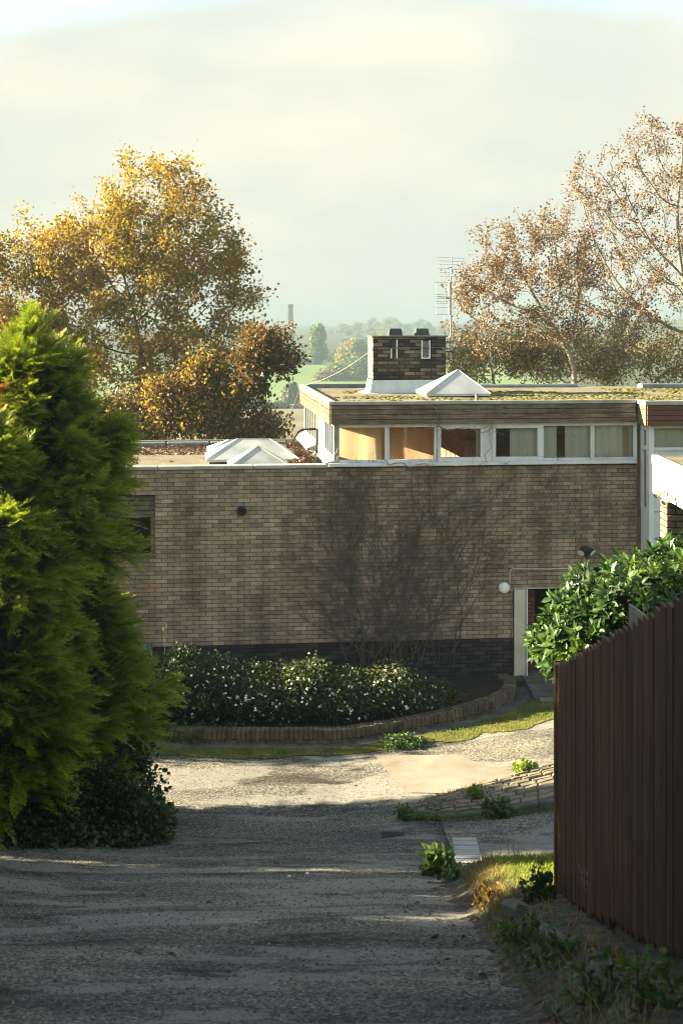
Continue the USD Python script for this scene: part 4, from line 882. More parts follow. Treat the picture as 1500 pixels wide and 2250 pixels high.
for k, (px, pt, w, m_) in enumerate(((528, 868, 60, 'far_green'), (575, 872, 62, 'far_brown'), (612, 878, 50, 'far_green'), (664, 880, 40, 'far_brown'), (700, 876, 50, 'far_green'), (480, 866, 60, 'far_brown'))):
    far_tree('hedgerow_bush', ('%s hedgerow bush below the meadow, %s' % ('grey-brown' if m_ == 'far_brown' else 'dull green', ('just right of the golden tree crown', 'between the two green bushes', 'left of the small grey tree', 'right of the small grey tree', 'hidden behind the roof corner', 'behind the golden tree crown')[k])), px, 912, pt, w, 318, m_, 900, low, cat='bush')
far_tree('yellow_bush', 'yellow-leaved bush beyond the lower roof beside the upper storey', 640, 1010, 918, 74, 70, 'far_gold', 2600, low, cat='bush')
# wooded ridge
rx = [300, 400, 500, 560, 600, 640, 690, 740, 780, 830, 860, 882, 893, 905, 925, 945, 960, 1000, 1040, 1100, 1250, 1500, 1800]
ry = [722, 718, 724, 722, 718, 738, 726, 712, 705, 697, 689, 697, 714, 706, 697, 708, 716, 704, 698, 706, 712, 700, 706]
wr = np.random.default_rng(5)
pos, sc = [], []
protoL = [leaf_ball([(0, 0, .62, .5, .5, .36), (-.25, 0, .45, .35, .35, .3), (.28, .1, .5, .35, .35, .3)], 700, .05, 9), leaf_ball([(0, 0, .6, .45, .45, .4), (.2, 0, .4, .4, .4, .3)], 600, .05, 10)]
protoC = blob([(0, 0, .55, .5, .5, .42), (-.25, 0, .42, .35, .35, .3), (.28, .1, .45, .35, .35, .3)], .85)
for row, (Y0, drop) in enumerate(((1060, 0), (960, 14), (850, 26), (760, 34))):
    for px in np.arange(250, 1800, 11 - row):
        p = px + wr.uniform(-6, 6); Y = Y0 + wr.uniform(-45, 45)
        top = np.interp(p, rx, ry) + drop + wr.uniform(0, 9) + (0 if wr.random() < .6 else 6)
        x = (p - 750) * Y / 3125; g = float(ground_z(np.array(x), np.array(Y)))
        h = EYE - (top - 695) * Y / 3125 - g
        if h < 2.5: continue
        pos.append((x, Y, g - .3)); sc.append((max(h * .9, 5) * wr.uniform(.8, 1.15), 9, h * 1.12))
pos = np.array(pos); n = len(pos)
wood = thing('woodland', 'hazy bluish wooded ridge on the skyline beyond the fields', 'woodland', (0, 0, 0), kind='stuff')
qq = quats(np.c_[np.cos(wr.uniform(0, 6, n)), np.sin(wr.uniform(0, 6, n)), np.zeros(n)], np.zeros(n))
instancer('tree_crowns', wood, [('crown', protoL[0], MAT['far_green'], False), ('crown_golden', protoL[1], MAT['far_brown'], False)], pos, qq, np.array(sc))
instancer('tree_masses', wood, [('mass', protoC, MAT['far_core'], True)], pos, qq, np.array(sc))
# old stack
Y = 640; b = P(637, 800, Y); zt_ = EYE - (668 - 695) * Y / 3125; gz = float(ground_z(b[0], b[1])) - 1
t = thing('chimney_stack', 'tall tapering old masonry chimney stack standing alone in the haze', 'chimney stack', (b[0], Y, gz))
w0, w1 = 21.5 * Y / 3125 / 2, 13.5 * Y / 3125 / 2; H = zt_ - gz
obj('shaft', lathe([(0, 0), (w0, 0), (w1, H - 1.6), (0, H - 1.6)], 8).apply_transform(trimesh.transformations.rotation_matrix(math.pi / 8, [0, 0, 1])), MAT['stack'], t)
obj('corbelled_top', lathe([(0, H - 1.6), (w1 * 1.02, H - 1.6), (w1 * 1.12, H - 1.2), (w1 * 1.12, H - .3), (w1, H), (w1 * .6, H), (0, H - .4)], 8).apply_transform(trimesh.transformations.rotation_matrix(math.pi / 8, [0, 0, 1])), MAT['stack'], t)

# ---------------------------------------------------------------- trees grown towards points in their crowns
def ell_points(lobes, n, r):
    lobes = np.array(lobes, float); w = lobes[:, 3] * lobes[:, 4] * lobes[:, 5]
    k = r.choice(len(lobes), n, p=w / w.sum()); d = r.normal(0, 1, (n, 3)); d /= np.linalg.norm(d, axis=1, keepdims=True)
    return lobes[k, :3] + d * (r.uniform(0, 1, n) ** .42)[:, None] * lobes[k, 3:]
def colonize(attr, trunk, step=.25, di=3.0, dk=.5, it=160, r=None, sag=0.0, jit=.12):
    nodes = [np.array(p, float) for p in trunk]; par = [-1] + list(range(len(trunk) - 1))
    attr = attr.copy()
    for _ in range(it):
        if not len(attr): break
        T = cKDTree(np.array(nodes)); d, i = T.query(attr)
        ok = d < di
        if not ok.any(): di *= 1.5; continue
        idx = np.unique(i[ok]); N = np.array(nodes)
        dirs = (attr[ok] - N[i[ok]]) / np.maximum(d[ok], 1e-6)[:, None]
        acc = np.zeros((len(nodes), 3)); np.add.at(acc, i[ok], dirs)
        new = []
        for k in idx:
            v = acc[k] + r.normal(0, jit, 3); L = np.linalg.norm(v)
            if L < 1e-6: continue
            v = v / L + np.array([0, 0, sag]); v /= np.linalg.norm(v)
            new.append(N[k] + v * step); par.append(k)
        nodes += new
        d2, _ = cKDTree(np.array(new)).query(attr); attr = attr[d2 > dk]
        if len(nodes) > 14000: break
    return np.array(nodes), np.array(par)
def skeleton(nodes, par, r_tip=.006, power=2.35, r_max=None):
    n = len(nodes); rad = np.zeros(n); kids = [[] for _ in range(n)]
    for k in range(1, n): kids[par[k]].append(k)
    acc = np.zeros(n)
    for k in range(n - 1, -1, -1):
        acc[k] = max(acc[k], r_tip ** power)
        if par[k] >= 0: acc[par[k]] += acc[k]
    rad = acc ** (1 / power)
    if r_max: rad *= min(1.0, r_max / rad[0]); rad = np.maximum(rad, r_tip * .8)
    chains = []; start = [(0, None)]
    while start:
        k, p0 = start.pop(); ch = [p0] if p0 is not None else []
        while True:
            ch.append(k)
            if not kids[k]: break
            ks = sorted(kids[k], key=lambda c: -rad[c])
            for c in ks[1:]: start.append((c, k))
            k = ks[0]
        if len(ch) > 1: chains.append(ch)
    tips = [k for k in range(n) if not kids[k]]
    return rad, chains, tips
def limbs(nodes, rad, chains, lo, hi, sides):
    m = MB()
    for ch in chains:
        r = rad[ch].copy(); r[0] = min(r[0], r[1] * 1.15)
        keep = (r >= lo) & (r < hi)
        if keep.sum() == 0: continue
        p = nodes[ch].copy()
        if len(p) > 4: p[1:-1] = .25 * p[:-2] + .5 * p[1:-1] + .25 * p[2:]
        # contiguous run
        i = np.where(keep)[0]; a, b = i[0], min(i[-1] + 2, len(ch))
        if b - a < 2: continue
        m.tube(p[a:b], r[a:b], sides, False)
    return m
def leaf_bunch(n, rad, size, seed, hang=0.0, shape=leaf_fold):
    r = np.random.default_rng(seed); m = MB()
    for _ in range(n):
        c = r.normal(0, .5, 3) * rad; d = r.normal(0, 1, 3) + [0, 0, -hang]; d /= np.linalg.norm(d)
        a = np.cross(d, r.normal(0, 1, 3)); a /= np.linalg.norm(a); b = np.cross(d, a)
        s = size * r.uniform(.7, 1.3); v = shape[0] @ np.stack([d, a, b]) * s + c
        m.add(v, shape[1])
    return m.mesh()
def tree(name, label, base_px, Y, lobes_px, fork, n_attr, bark, leaf_mat, n_leaf, bunch, seed, step=.26, dk=.45, di=3.2, twigs=2, twig_len=(.25, .5), r_tip=.006, r_max=.3, leaf_scale=(.7, 1.3), cat='tree', on_twig=True, jit=.12, zbase=None):
    r = np.random.default_rng(seed); k = Y / 3125
    b = P(base_px[0], base_px[1], Y); b[2] = zbase if zbase is not None else float(ground_z(b[0], b[1])) - .1
    L = []
    for px, py, rx_, ry_, dy in lobes_px:
        c = P(px, py, Y); L.append((c[0] - b[0], dy, c[2] - b[2], rx_ * k, .5 * (rx_ + ry_) * k * .9, ry_ * k))
    at = ell_points(L, n_attr, r)
    f = P(fork[0], fork[1], Y) - b; m_ = 8 + int(f[2] / step)
    tr = [f * s + np.array([.12 * math.sin(s * 5 + seed), .1 * math.sin(s * 4), 0]) for s in np.linspace(0, 1, m_)]
    nodes, par = colonize(at, tr, step, di, dk, 170, r, jit=jit)
    rad, chains, tips = skeleton(nodes, par, r_tip, 2.3, r_max)
    t = thing(name, label, cat, b)
    obj('trunk', limbs(nodes, rad, chains[:1], 0, 9, 9).mesh(), MAT[bark], t, 50)
    m2 = limbs(nodes, rad, chains[1:], .02, 9, 6); obj('limb', m2.mesh(), MAT[bark], t, 50)
    m = limbs(nodes, rad, chains[1:], 0, .02, 3)
    ends = []
    N = np.array(nodes); thin = np.where(rad < r_tip * 2.4)[0]
    src = np.concatenate([np.array(tips), r.choice(thin, min(len(thin), len(tips)), replace=False)])
    for q in src:
        d0 = N[q] - N[par[q]] if par[q] >= 0 else np.array([0, 0, 1.0]); d0 = d0 / max(np.linalg.norm(d0), 1e-6)
        for _ in range(twigs):
            d = d0 + r.normal(0, .55, 3) + [0, 0, .25]; d /= np.linalg.norm(d); ln = r.uniform(*twig_len)
            mid = N[q] + d * ln * .5 + r.normal(0, .03, 3); e = N[q] + d * ln
            m.tube([N[q], mid, e], [r_tip * .9, r_tip * .7, r_tip * .45], 3, False); ends += [e, mid, N[q]]
    obj('twigs', m.mesh(), MAT[bark], t, kind='stuff')
    ends = np.array(ends)
    pk = r.choice(len(ends), n_leaf, replace=len(ends) < n_leaf); pos = ends[pk] + r.normal(0, .06, (n_leaf, 3))
    d = r.normal(0, 1, (n_leaf, 3)); d[:, 2] *= .4
    instancer('leaves', t, [('leaf_bunch', bm, MAT[lm], False) for bm, lm in zip(bunch, leaf_mat if isinstance(leaf_mat, (list, tuple)) else [leaf_mat] * 9)], pos, quats(d, r.uniform(0, 6, n_leaf)), r.uniform(*leaf_scale, n_leaf))
    return t
gb = [leaf_bunch(9, .36, .1, s) for s in (1, 2, 3)]
tree('autumn_tree', 'large golden autumn tree rising behind the lower roof on the left', (316, 1060), 45, [(345, 430, 120, 75, 0), (420, 470, 80, 75, .3), (215, 500, 90, 70, .4), (110, 570, 110, 90, -.3), (310, 590, 190, 140, 0), (440, 600, 110, 90, .5), (525, 660, 75, 50, -.2), (90, 720, 150, 110, .3), (260, 760, 170, 110, -.4), (410, 740, 120, 90, .2), (540, 770, 80, 40, .2), (470, 520, 60, 90, 0), (160, 620, 120, 100, 0), (-60, 660, 130, 150, 0)],
     (312, 760), 2300, 'bark_dark', 'golden', 7600, gb, 11, twigs=2, twig_len=(.3, .65), dk=.4, r_max=.26)
rb_ = [leaf_bunch(8, .34, .1, s) for s in (4, 5, 9)]
tree('russet_tree', 'russet-leaved lower tree in front of the golden tree, right behind the lower roof', (430, 1060), 42, [(400, 900, 130, 70, 0), (520, 930, 90, 50, .2), (300, 930, 90, 60, 0), (560, 955, 60, 30, 0), (450, 840, 70, 50, .3)],
     (430, 960), 900, 'bark_dark', ['russet', 'golden', 'russet'], 3900, rb_, 12, twigs=2, dk=.36, r_max=.14)
tree('russet_tree', 'dark russet branch-tipped sapling crown reaching right over the meadow', (545, 1060), 41.5, [(585, 765, 45, 26, 0), (560, 800, 45, 25, 0), (610, 800, 28, 22, 0), (555, 850, 26, 30, .2)],
     (540, 930), 260, 'bark_dark', 'russet', 900, rb_, 15, twigs=2, dk=.3, r_max=.06)
bb = [leaf_bunch(6, .16, .075, s, 1.0) for s in (6, 7, 8)]
tree('bare_tree', 'tall spreading half-bare tree with pale limbs and hanging brown leaves at the right edge', (1545, 1000), 42, [(1400, 390, 110, 90, 0), (1470, 310, 80, 70, .3), (1310, 510, 110, 100, -.3), (1420, 540, 110, 110, .4), (1290, 430, 70, 60, 0), (1500, 470, 80, 160, 0), (1570, 380, 120, 150, .3), (1360, 640, 130, 80, .2), (1270, 380, 45, 40, 0), (1450, 280, 70, 40, 0), (1420, 640, 130, 110, 0), (1600, 600, 140, 140, 0), (1270, 650, 80, 60, 0)],
     (1512, 720), 2500, 'bark_pale', 'brown_leaf', 3300, bb, 21, twigs=3, twig_len=(.2, .5), dk=.46, leaf_scale=(.7, 1.15), r_max=.42, r_tip=.0105, jit=.5)
tree('bare_tree', 'broad low half-bare tree with brown leaf clusters behind the aerial', (1262, 1000), 38, [(1110, 540, 70, 60, 0), (1180, 520, 80, 60, 0), (1120, 640, 110, 70, .3), (1220, 600, 90, 90, -.3), (1030, 640, 60, 60, .2), (1090, 730, 90, 60, 0), (1220, 720, 120, 60, .3), (1340, 740, 100, 60, 0), (1000, 700, 30, 40, 0), (1270, 560, 60, 60, 0)],
     (1250, 800), 2000, 'bark_pale', 'brown_leaf', 2600, bb, 22, twigs=3, twig_len=(.2, .48), dk=.4, leaf_scale=(.65, 1.05), r_max=.28, r_tip=.0095, jit=.5)
ob = [leaf_bunch(5, .25, .075, s) for s in (31, 32, 33)]
for k, (px, lob, lab) in enumerate(((1080, [(1060, 790, 70, 50, 0), (1130, 780, 60, 45, 0), (1020, 800, 40, 40, 0)], 'tangled olive thicket right of the sooty chimney'),
                                    (1260, [(1220, 790, 90, 60, 0), (1310, 800, 80, 50, .3)], 'tangled olive-brown thicket behind the middle of the upper roof'),
                                    (1430, [(1400, 790, 90, 60, 0), (1490, 800, 80, 60, .3), (1560, 790, 80, 70, 0)], 'tangled brown thicket behind the right end of the upper roof'))):
    tree('thicket', lab, (px, 1000), 44, lob, (px, 860), 760, 'bark_pale', ['olive_leaf', 'olive_leaf', 'brown_leaf'], 1600, ob, 41 + k, twigs=5, twig_len=(.25, .7), dk=.32, r_max=.08, r_tip=.0065, cat='thicket', jit=.35)

# ---------------------------------------------------------------- conifers
def spray(seed, n=15):
    """a flat feathery spray one unit long: a stem, side shoots that shorten to the tip, each with its own side shoots"""
    r = np.random.default_rng(seed); m = MB()
    def blade(p, d, ln, w, up):
        s = np.cross(d, up); s /= max(np.linalg.norm(s), 1e-6)
        m.add(np.array([p, p + d * ln * .4 + s * w, p + d * ln, p + d * ln * .4 - s * w]), np.array([[0, 1, 2], [0, 2, 3]]))
    up = np.array([0, 0, 1.0])
    stem = lambda s: np.array([s, .05 * math.sin(s * 3 + seed), -.16 * s * s + .1 * s])
    m.tube([stem(0), stem(.35), stem(.7), stem(1)], [.012, .009, .007, .003], 3, False)
    for i in range(n):
        s = .1 + .88 * i / n; side = 1 if i % 2 else -1; ln = (.42 * (1 - s) + .1) * r.uniform(.75, 1.2)
        ang = math.radians(r.uniform(28, 46)) * side
        d = np.array([math.cos(ang), math.sin(ang), r.uniform(-.12, .28)]); d /= np.linalg.norm(d); p = stem(s)
        blade(p, d, ln, .016, up)
        for j in range(5):
            q = p + d * ln * (.18 + .16 * j); a2 = ang + math.radians(34) * (1 if j % 2 else -1)
            d2 = np.array([math.cos(a2), math.sin(a2), r.uniform(-.2, .35)]); d2 /= np.linalg.norm(d2)
            blade(q, d2, ln * (.46 - .05 * j), .014, up + r.normal(0, .3, 3))
    blade(stem(.94), np.array([1, 0, -.1]), .14, .012, up)
    return m.mesh()
SPR = [spray(s) for s in (1, 2, 3, 4)]
def conifer(name, label, x, y, prof, n, seed, size=(.24, .46), wind=(.3, -.1, .1), lump=.34, dead=(), bl=1.0):
    """prof: (height above the base, radius)"""
    r = np.random.default_rng(seed); gz = float(ground_z(np.array(x), np.array(y))) - .05
    hs, rs = np.array(prof).T; H = hs[-1]
    t = thing(name, label, 'conifer', (x, y, gz))
    obj('trunk', MB().tube([(0, 0, 0), (.03, 0, H * .4), (0, .02, H * .8), (0, 0, H * .97)], [.16, .12, .05, .012], 8).mesh(), MAT['bark_dark'], t, 50)
    # hidden inner twigs
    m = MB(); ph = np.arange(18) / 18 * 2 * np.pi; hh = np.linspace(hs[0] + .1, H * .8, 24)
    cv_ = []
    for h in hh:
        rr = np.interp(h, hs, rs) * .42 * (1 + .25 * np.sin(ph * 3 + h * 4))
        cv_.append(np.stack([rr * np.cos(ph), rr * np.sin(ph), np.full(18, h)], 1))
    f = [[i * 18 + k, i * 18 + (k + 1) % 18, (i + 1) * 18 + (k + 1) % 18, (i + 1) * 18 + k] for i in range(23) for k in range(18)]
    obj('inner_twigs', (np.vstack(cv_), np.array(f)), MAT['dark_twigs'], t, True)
    per = 44; nb = max(20, n // per); n = nb * per
    w = np.interp(np.linspace(hs[0], H, 400), hs, rs) + .22; w /= w.sum()
    h = r.choice(np.linspace(hs[0], H, 400), nb, p=w) + r.normal(0, .02, nb); a = r.uniform(0, 2 * np.pi, nb)
    R = np.interp(h, hs, rs); d = np.stack([np.cos(a), np.sin(a), np.zeros(nb)], 1)
    nz = meshkit.fbm(np.stack([np.cos(a) * 1.6 + x, np.sin(a) * 1.6, h * 1.5], 1), 3, seed) - .5
    top = smooth(H - 1.0, H, h)[:, None]
    bd = d * (.85 - .6 * top) + np.array(wind) * (1 - .6 * top) + [0, 0, .16] + np.array([0, 0, .9]) * top + r.normal(0, .16, (nb, 3)); bd /= np.linalg.norm(bd, axis=1, keepdims=True)
    L = r.uniform(.45, 1.0, nb) * (1 - .45 * top[:, 0]) * bl
    tipr = R * (1 + lump * nz + r.normal(0, .1, nb)) * (1 - .32 * r.random(nb) ** 1.6)
    tip = np.stack([tipr * np.cos(a), tipr * np.sin(a), h], 1) + bd * .1
    k = np.repeat(np.arange(nb), per); tt = r.uniform(0, 1, n) ** .7
    # the tip of a bough lags behind, so that the mass is full and the ends are pointed
    jit_ = r.normal(0, 1, (n, 3)); jit_ -= bd[k] * (jit_ * bd[k]).sum(1, keepdims=True)
    pos = tip[k] - bd[k] * (L[k] * (1 - tt) + .3)[:, None] + jit_ * (.03 + .12 * (1 - tt))[:, None] * bl
    dr = bd[k] + jit_ * (.32 + .3 * (1 - tt))[:, None] + [0, 0, -.02] + r.normal(0, .12, (n, 3))
    top = top[k]
    isdead = np.zeros(n, int)
    for (dx_, dy_, dz_, rr) in dead: isdead |= (np.linalg.norm(pos - [dx_, dy_, dz_], axis=1) < rr).astype(int)
    sc = r.uniform(*size, n) * (1 - .3 * top[:, 0])
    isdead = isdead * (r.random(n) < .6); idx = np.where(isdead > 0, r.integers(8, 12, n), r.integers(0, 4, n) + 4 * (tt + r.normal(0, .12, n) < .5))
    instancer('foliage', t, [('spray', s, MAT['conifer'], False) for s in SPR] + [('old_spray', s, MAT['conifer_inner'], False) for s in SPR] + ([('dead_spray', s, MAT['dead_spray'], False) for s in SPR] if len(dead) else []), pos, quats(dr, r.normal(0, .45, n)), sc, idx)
    return t
conifer('conifer', 'tall feathery green conifer at the left edge, its pointed top before the autumn tree', -4.1, 18.9, [(.5, 1.2), (1.2, 1.4), (1.7, 1.72), (2.0, 1.62), (2.7, 1.4), (3.4, 1.35), (3.9, 1.45), (4.6, 1.4), (5.1, 1.3), (5.6, 1.05), (6.0, .85), (6.35, .6), (6.6, .3), (6.95, .04)], 16500, 51, dead=((-.28, -.7, 5.9, .33), (-.35, -.9, 5.45, .3), (.9, -.9, 2.6, .16)))
conifer('conifer', 'shorter bright yellow-green conifer in front of the tall one at the left edge', -4.35, 17.3, [(.5, 1.0), (1.5, 1.25), (2.6, 1.3), (3.6, 1.2), (4.4, .95), (4.9, .62), (5.2, .3), (5.5, .05)], 9500, 52)
# more of the same row, out of the frame on the left
conifer('conifer', 'conifer standing left of the frame beside the tall one', -6.6, 18.2, [(.3, 1.2), (1.6, 1.5), (2.8, 1.1), (3.4, .6), (3.9, .05)], 3200, 53, size=(.4, .7))
for k, (x, y, H, rr, lab) in enumerate(((-5.6, 14.8, 3.0, 1.2, 'low conifer in the gap, nearer the house'), (-5.4, 13.2, 2.15, .9, 'low conifer in the gap, nearer the lens'), (-5.4, 10.9, 6.2, 1.4, 'tall conifer just this side of the gap'), (-6.0, 9.6, 6.4, 1.5, 'tall conifer set back in the near row'), (-5.3, 8.2, 6.2, 1.6, 'tall conifer in the middle of the near row'), (-5.2, 5.6, 6.0, 1.6, 'tall conifer of the near row beside the lens'), (-5.2, 3.0, 5.6, 1.4, 'conifer of the near row level with the lens'))):
    conifer('hedge_conifer', lab + ', left of the drive outside the view', x, y, [(.1, rr * .9), (H * .4, rr), (H * .75, rr * .85), (H * .92, rr * .5), (H, .05)], 3400 if H > 3 else 1600, 60 + k, size=(.5, .9), wind=(.1, 0, .1), bl=1.25)

# clipped hedge left of the flower bed, hidden by the conifers
def leafy(name, label, cat, loc, lobes, n, bunch, mat, seed, scale=(.7, 1.3), stems=0, kind=None, group=None, stem_mat='bark_dark', core=True, up=.3):
    r = np.random.default_rng(seed); t = thing(name, label, cat, loc, 0, group, kind)
    L = np.array(lobes, float); w = L[:, 3] * L[:, 4] + L[:, 3] * L[:, 5]
    k = r.choice(len(L), n, p=w / w.sum()); d = r.normal(0, 1, (n, 3)); d /= np.linalg.norm(d, axis=1, keepdims=True)
    rad = r.uniform(.35, 1.0, n) ** .5 * (.8 + .4 * meshkit.fbm(d * 2.5 + k[:, None] * 3.3, 3, seed))
    pos = L[k, :3] + d * rad[:, None] * L[k, 3:]; pos = pos[pos[:, 2] > .01]; n = len(pos)
    dr = d[:n] + [0, 0, up] + r.normal(0, .4, (n, 3))
    if core: obj('inner_stems', blob(lobes, .6), MAT['dark_twigs'], t, True)
    if stems:
        m = MB()
        for _ in range(stems):
            q = pos[r.integers(0, n)]; b = np.array([q[0] * .7 + r.normal(0, .03), q[1] * .7, 0])
            m.tube([b, .5 * (b + q) + r.normal(0, .03, 3), q], [.008, .006, .004], 4, False)
        obj('stems', m.mesh(), MAT[stem_mat], t, kind='stuff')
    instancer('leaves', t, [('leaf_bunch', bm, MAT[mat], False) for bm in bunch], pos, quats(dr, r.uniform(0, 6, n)), r.uniform(*scale, n))
    return t
sb = [leaf_bunch(8, .09, .045, s) for s in (61, 62)]
leafy('garden_hedge', 'dense garden hedge beyond the house end, outside the view on the left', 'hedge', (-9.6, 25.6, -.1), [(0, -1.7, 1.75, .8, 1.0, 1.8), (0, -.4, 1.8, .8, 1.2, 1.85), (0, 1.0, 1.8, .8, 1.2, 1.85), (0, 2.2, 1.7, .8, 1.2, 1.7)], 4200, [leaf_bunch(8, .2, .09, 63)], 'snowberry', 70)

# laurel behind the end of the fence
def whorl(seed, nl=7, L=.098):
    r = np.random.default_rng(seed); out = []
    lf = (np.array([[0, 0, 0], [.3, -.17, .05], [.65, -.19, .06], [1, 0, -.04], [.65, .19, .06], [.3, .17, .05], [.5, 0, 0]]), leaf_fold[1])
    for k in range(nl):
        a = k * 2.4 + r.normal(0, .2); tilt = r.uniform(.15, 1.05)
        d = np.array([math.sin(tilt), math.cos(a) * math.cos(tilt), math.sin(a) * math.cos(tilt)])
        n_ = np.array([1.0, 0, 0]); s = np.cross(n_, d); s /= np.linalg.norm(s); u = np.cross(d, s)
        v = lf[0] @ np.stack([d, s, u]) * L * r.uniform(.75, 1.2) + [k * .006, 0, 0]
        out.append((v, lf[1]))
    return out
WH = [whorl(s) for s in (1, 2, 3)]
def joined(ws):
    m = MB()
    for v, f in ws: m.add(v, f)
    return m.mesh()
r = np.random.default_rng(81)
LB = np.array([2.55, 12.6, 2.2])
t = thing('laurel_bush', 'glossy green laurel bush leaning over the end of the timber fence', 'bush', LB)
lob = np.array([(.2, .1, 2.05, .95, .95, .72), (-.46, -.35, 1.97, .5, .55, .36), (-.02, -.3, 2.28, .5, .6, .42), (.9, .2, 2.3, .9, .9, .68), (1.6, .3, 2.35, .9, .9, .7), (-.5, -.4, 1.95, .36, .45, .26)])
n = 2300; w = lob[:, 3] * lob[:, 4]; k = r.choice(len(lob), n, p=w / w.sum()); d = r.normal(0, 1, (n, 3)); d /= np.linalg.norm(d, axis=1, keepdims=True)
d[:, 1] -= .25; d /= np.linalg.norm(d, axis=1, keepdims=True)
pos = lob[k, :3] + d * (r.uniform(.55, 1, n) ** .4 * (.74 + .28 * meshkit.fbm(d * 2.6 + k[:, None], 3, 8)))[:, None] * lob[k, 3:]
ok = ~((pos[:, 1] + LB[1] < 11.45) & (pos[:, 0] + LB[0] < 1.95)); pos, d = pos[ok], d[ok]; n = len(pos)
dr = d * .8 + [0, 0, .55] + r.normal(0, .3, (n, 3))
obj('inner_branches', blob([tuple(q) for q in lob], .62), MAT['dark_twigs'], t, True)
m = MB()
for _ in range(26):
    q = pos[r.integers(0, n)]; b = np.array([.3 + r.normal(0, .1), .1, 0]); m.tube([b, .5 * (b + q) + r.normal(0, .08, 3), q], [.03, .02, .006], 5, False)
obj('stems', m.mesh(), MAT['bark_dark'], t, kind='stuff')
qq = quats(dr, r.uniform(0, 6, n)); sc = r.uniform(.55, 1.3, n); ii = r.integers(0, 3, n)
from scipy.spatial.transform import Rotation
front = np.argsort(pos[:, 1] + .25 * pos[:, 0] - .15 * pos[:, 2])[:42]
for k in front:
    Rm = Rotation.from_quat(qq[k][[1, 2, 3, 0]]).as_matrix()
    for v, f in WH[ii[k]]:
        obj('leaf', (v * sc[k] @ Rm.T + pos[k], f), MAT['laurel'], t)
rest = np.setdiff1d(np.arange(n), front)
instancer('leaves', t, [('whorl', joined(w_), MAT['laurel'], False) for w_ in WH], pos[rest], qq[rest], sc[rest], ii[rest])

# ---------------------------------------------------------------- creeper on the wall
r = np.random.default_rng(91)
cr = thing('wall_creeper', 'leafless creeper fanning up the brick wall from the bed to the windows', 'creeper', (OX, OY, 0), A)
m1, m2, m3 = MB(), MB(), MB()
zwall = Z_CAP0 - .05
def grow(u, z, th, L, rad, depth, mb):
    pts = [(u, -.015, z)]; s = .08; n_ = int(L / s)
    for i in range(n_):
        th += r.normal(0, .16) + .04 * (math.pi / 2 - th)
        u += math.cos(th) * s; z += math.sin(th) * s
        if z > zwall + .1 or z < .3 or u > 5.6 or u < -1.5: break
        if u < -.2 and z > 3.6: break
        if 3.1 < u < 4.9 and z < door[3] + .05: break
        pts.append((u, -.012 - abs(r.normal(0, .008)), z))
        if depth < 3 and r.random() < (.11, .12, .1)[depth]:
            grow(u, z, th + r.choice([-1, 1]) * r.uniform(.3, .9), L * r.uniform(.25, .6), rad * .6, depth + 1, m2 if depth else m2)
    if len(pts) > 2: mb.tube(np.array(pts), np.linspace(rad, rad * .35, len(pts)), 4 if rad > .005 else 3, False)
for u0 in (.55, .62, .75, .9, 1.0, 1.08, 1.15, 1.3, 1.45, 1.65, 1.9, 2.2, .3):
    for _ in range(3):
        grow(u0 + r.normal(0, .04), .55 + r.uniform(0, .3), math.pi / 2 + r.normal(0, .16) + (u0 - 1.0) * -.12, r.uniform(2.0, 3.8), r.uniform(.005, .01), 0, m1)
for _ in range(16):
    grow(r.uniform(.2, 2.4), r.uniform(1.5, 3), r.uniform(.15, 1.2), r.uniform(1.2, 3.0), .005, 1, m2)
for _ in range(9):
    grow(r.uniform(-.1, 1.2), r.uniform(1.4, 2.8), r.uniform(1.8, 2.6), r.uniform(.6, 1.6), .005, 1, m2)
for _ in range(40):
    grow(r.uniform(2.0, 5.3), r.uniform(2.4, 4.1), r.uniform(-.3, 2.2), r.uniform(.4, 1.4), .0035, 1, m2)
obj('main_stem', m1.mesh(), MAT['vine'], cr, 50)
obj('shoots', m2.mesh(), MAT['vine'], cr, kind='stuff')
fine = MB()                                 # hair-fine twigs that darken the brick in tufts
for _ in range(2900):
    c = r.choice([0, 1, 2], p=[.5, .3, .2])
    if c == 0: u, z = 1.05 + r.normal(0, .55), r.uniform(1.0, 4.2)
    elif c == 1: u, z = .35 + r.normal(0, .45) + (z_ := r.uniform(1.2, 3.9)) * .0, z_
    else: u, z = r.uniform(1.5, 5.4), 4.2 - abs(r.normal(0, .9))
    if meshkit.fbm(np.array([[u * 3.2, z * .45, 3.0]]), 3, 17)[0] < .5 or (u > 3.1 and z < door[3] + .15) or z > 4.2 or u > 5.55 or u < -.8: continue
    th = math.pi / 2 + r.normal(0, .38); L = r.uniform(.15, .5)
    a = np.array([u, -.01, z]); b = a + [math.cos(th) * L, -abs(r.normal(0, .015)), math.sin(th) * L]
    fine.tube([a, (a + b) / 2 + r.normal(0, .012, 3) * [1, .3, 1], b], .0022, 3, False)
obj('fine_twigs', fine.mesh(), MAT['vine'], cr, kind='stuff')
m = MB()
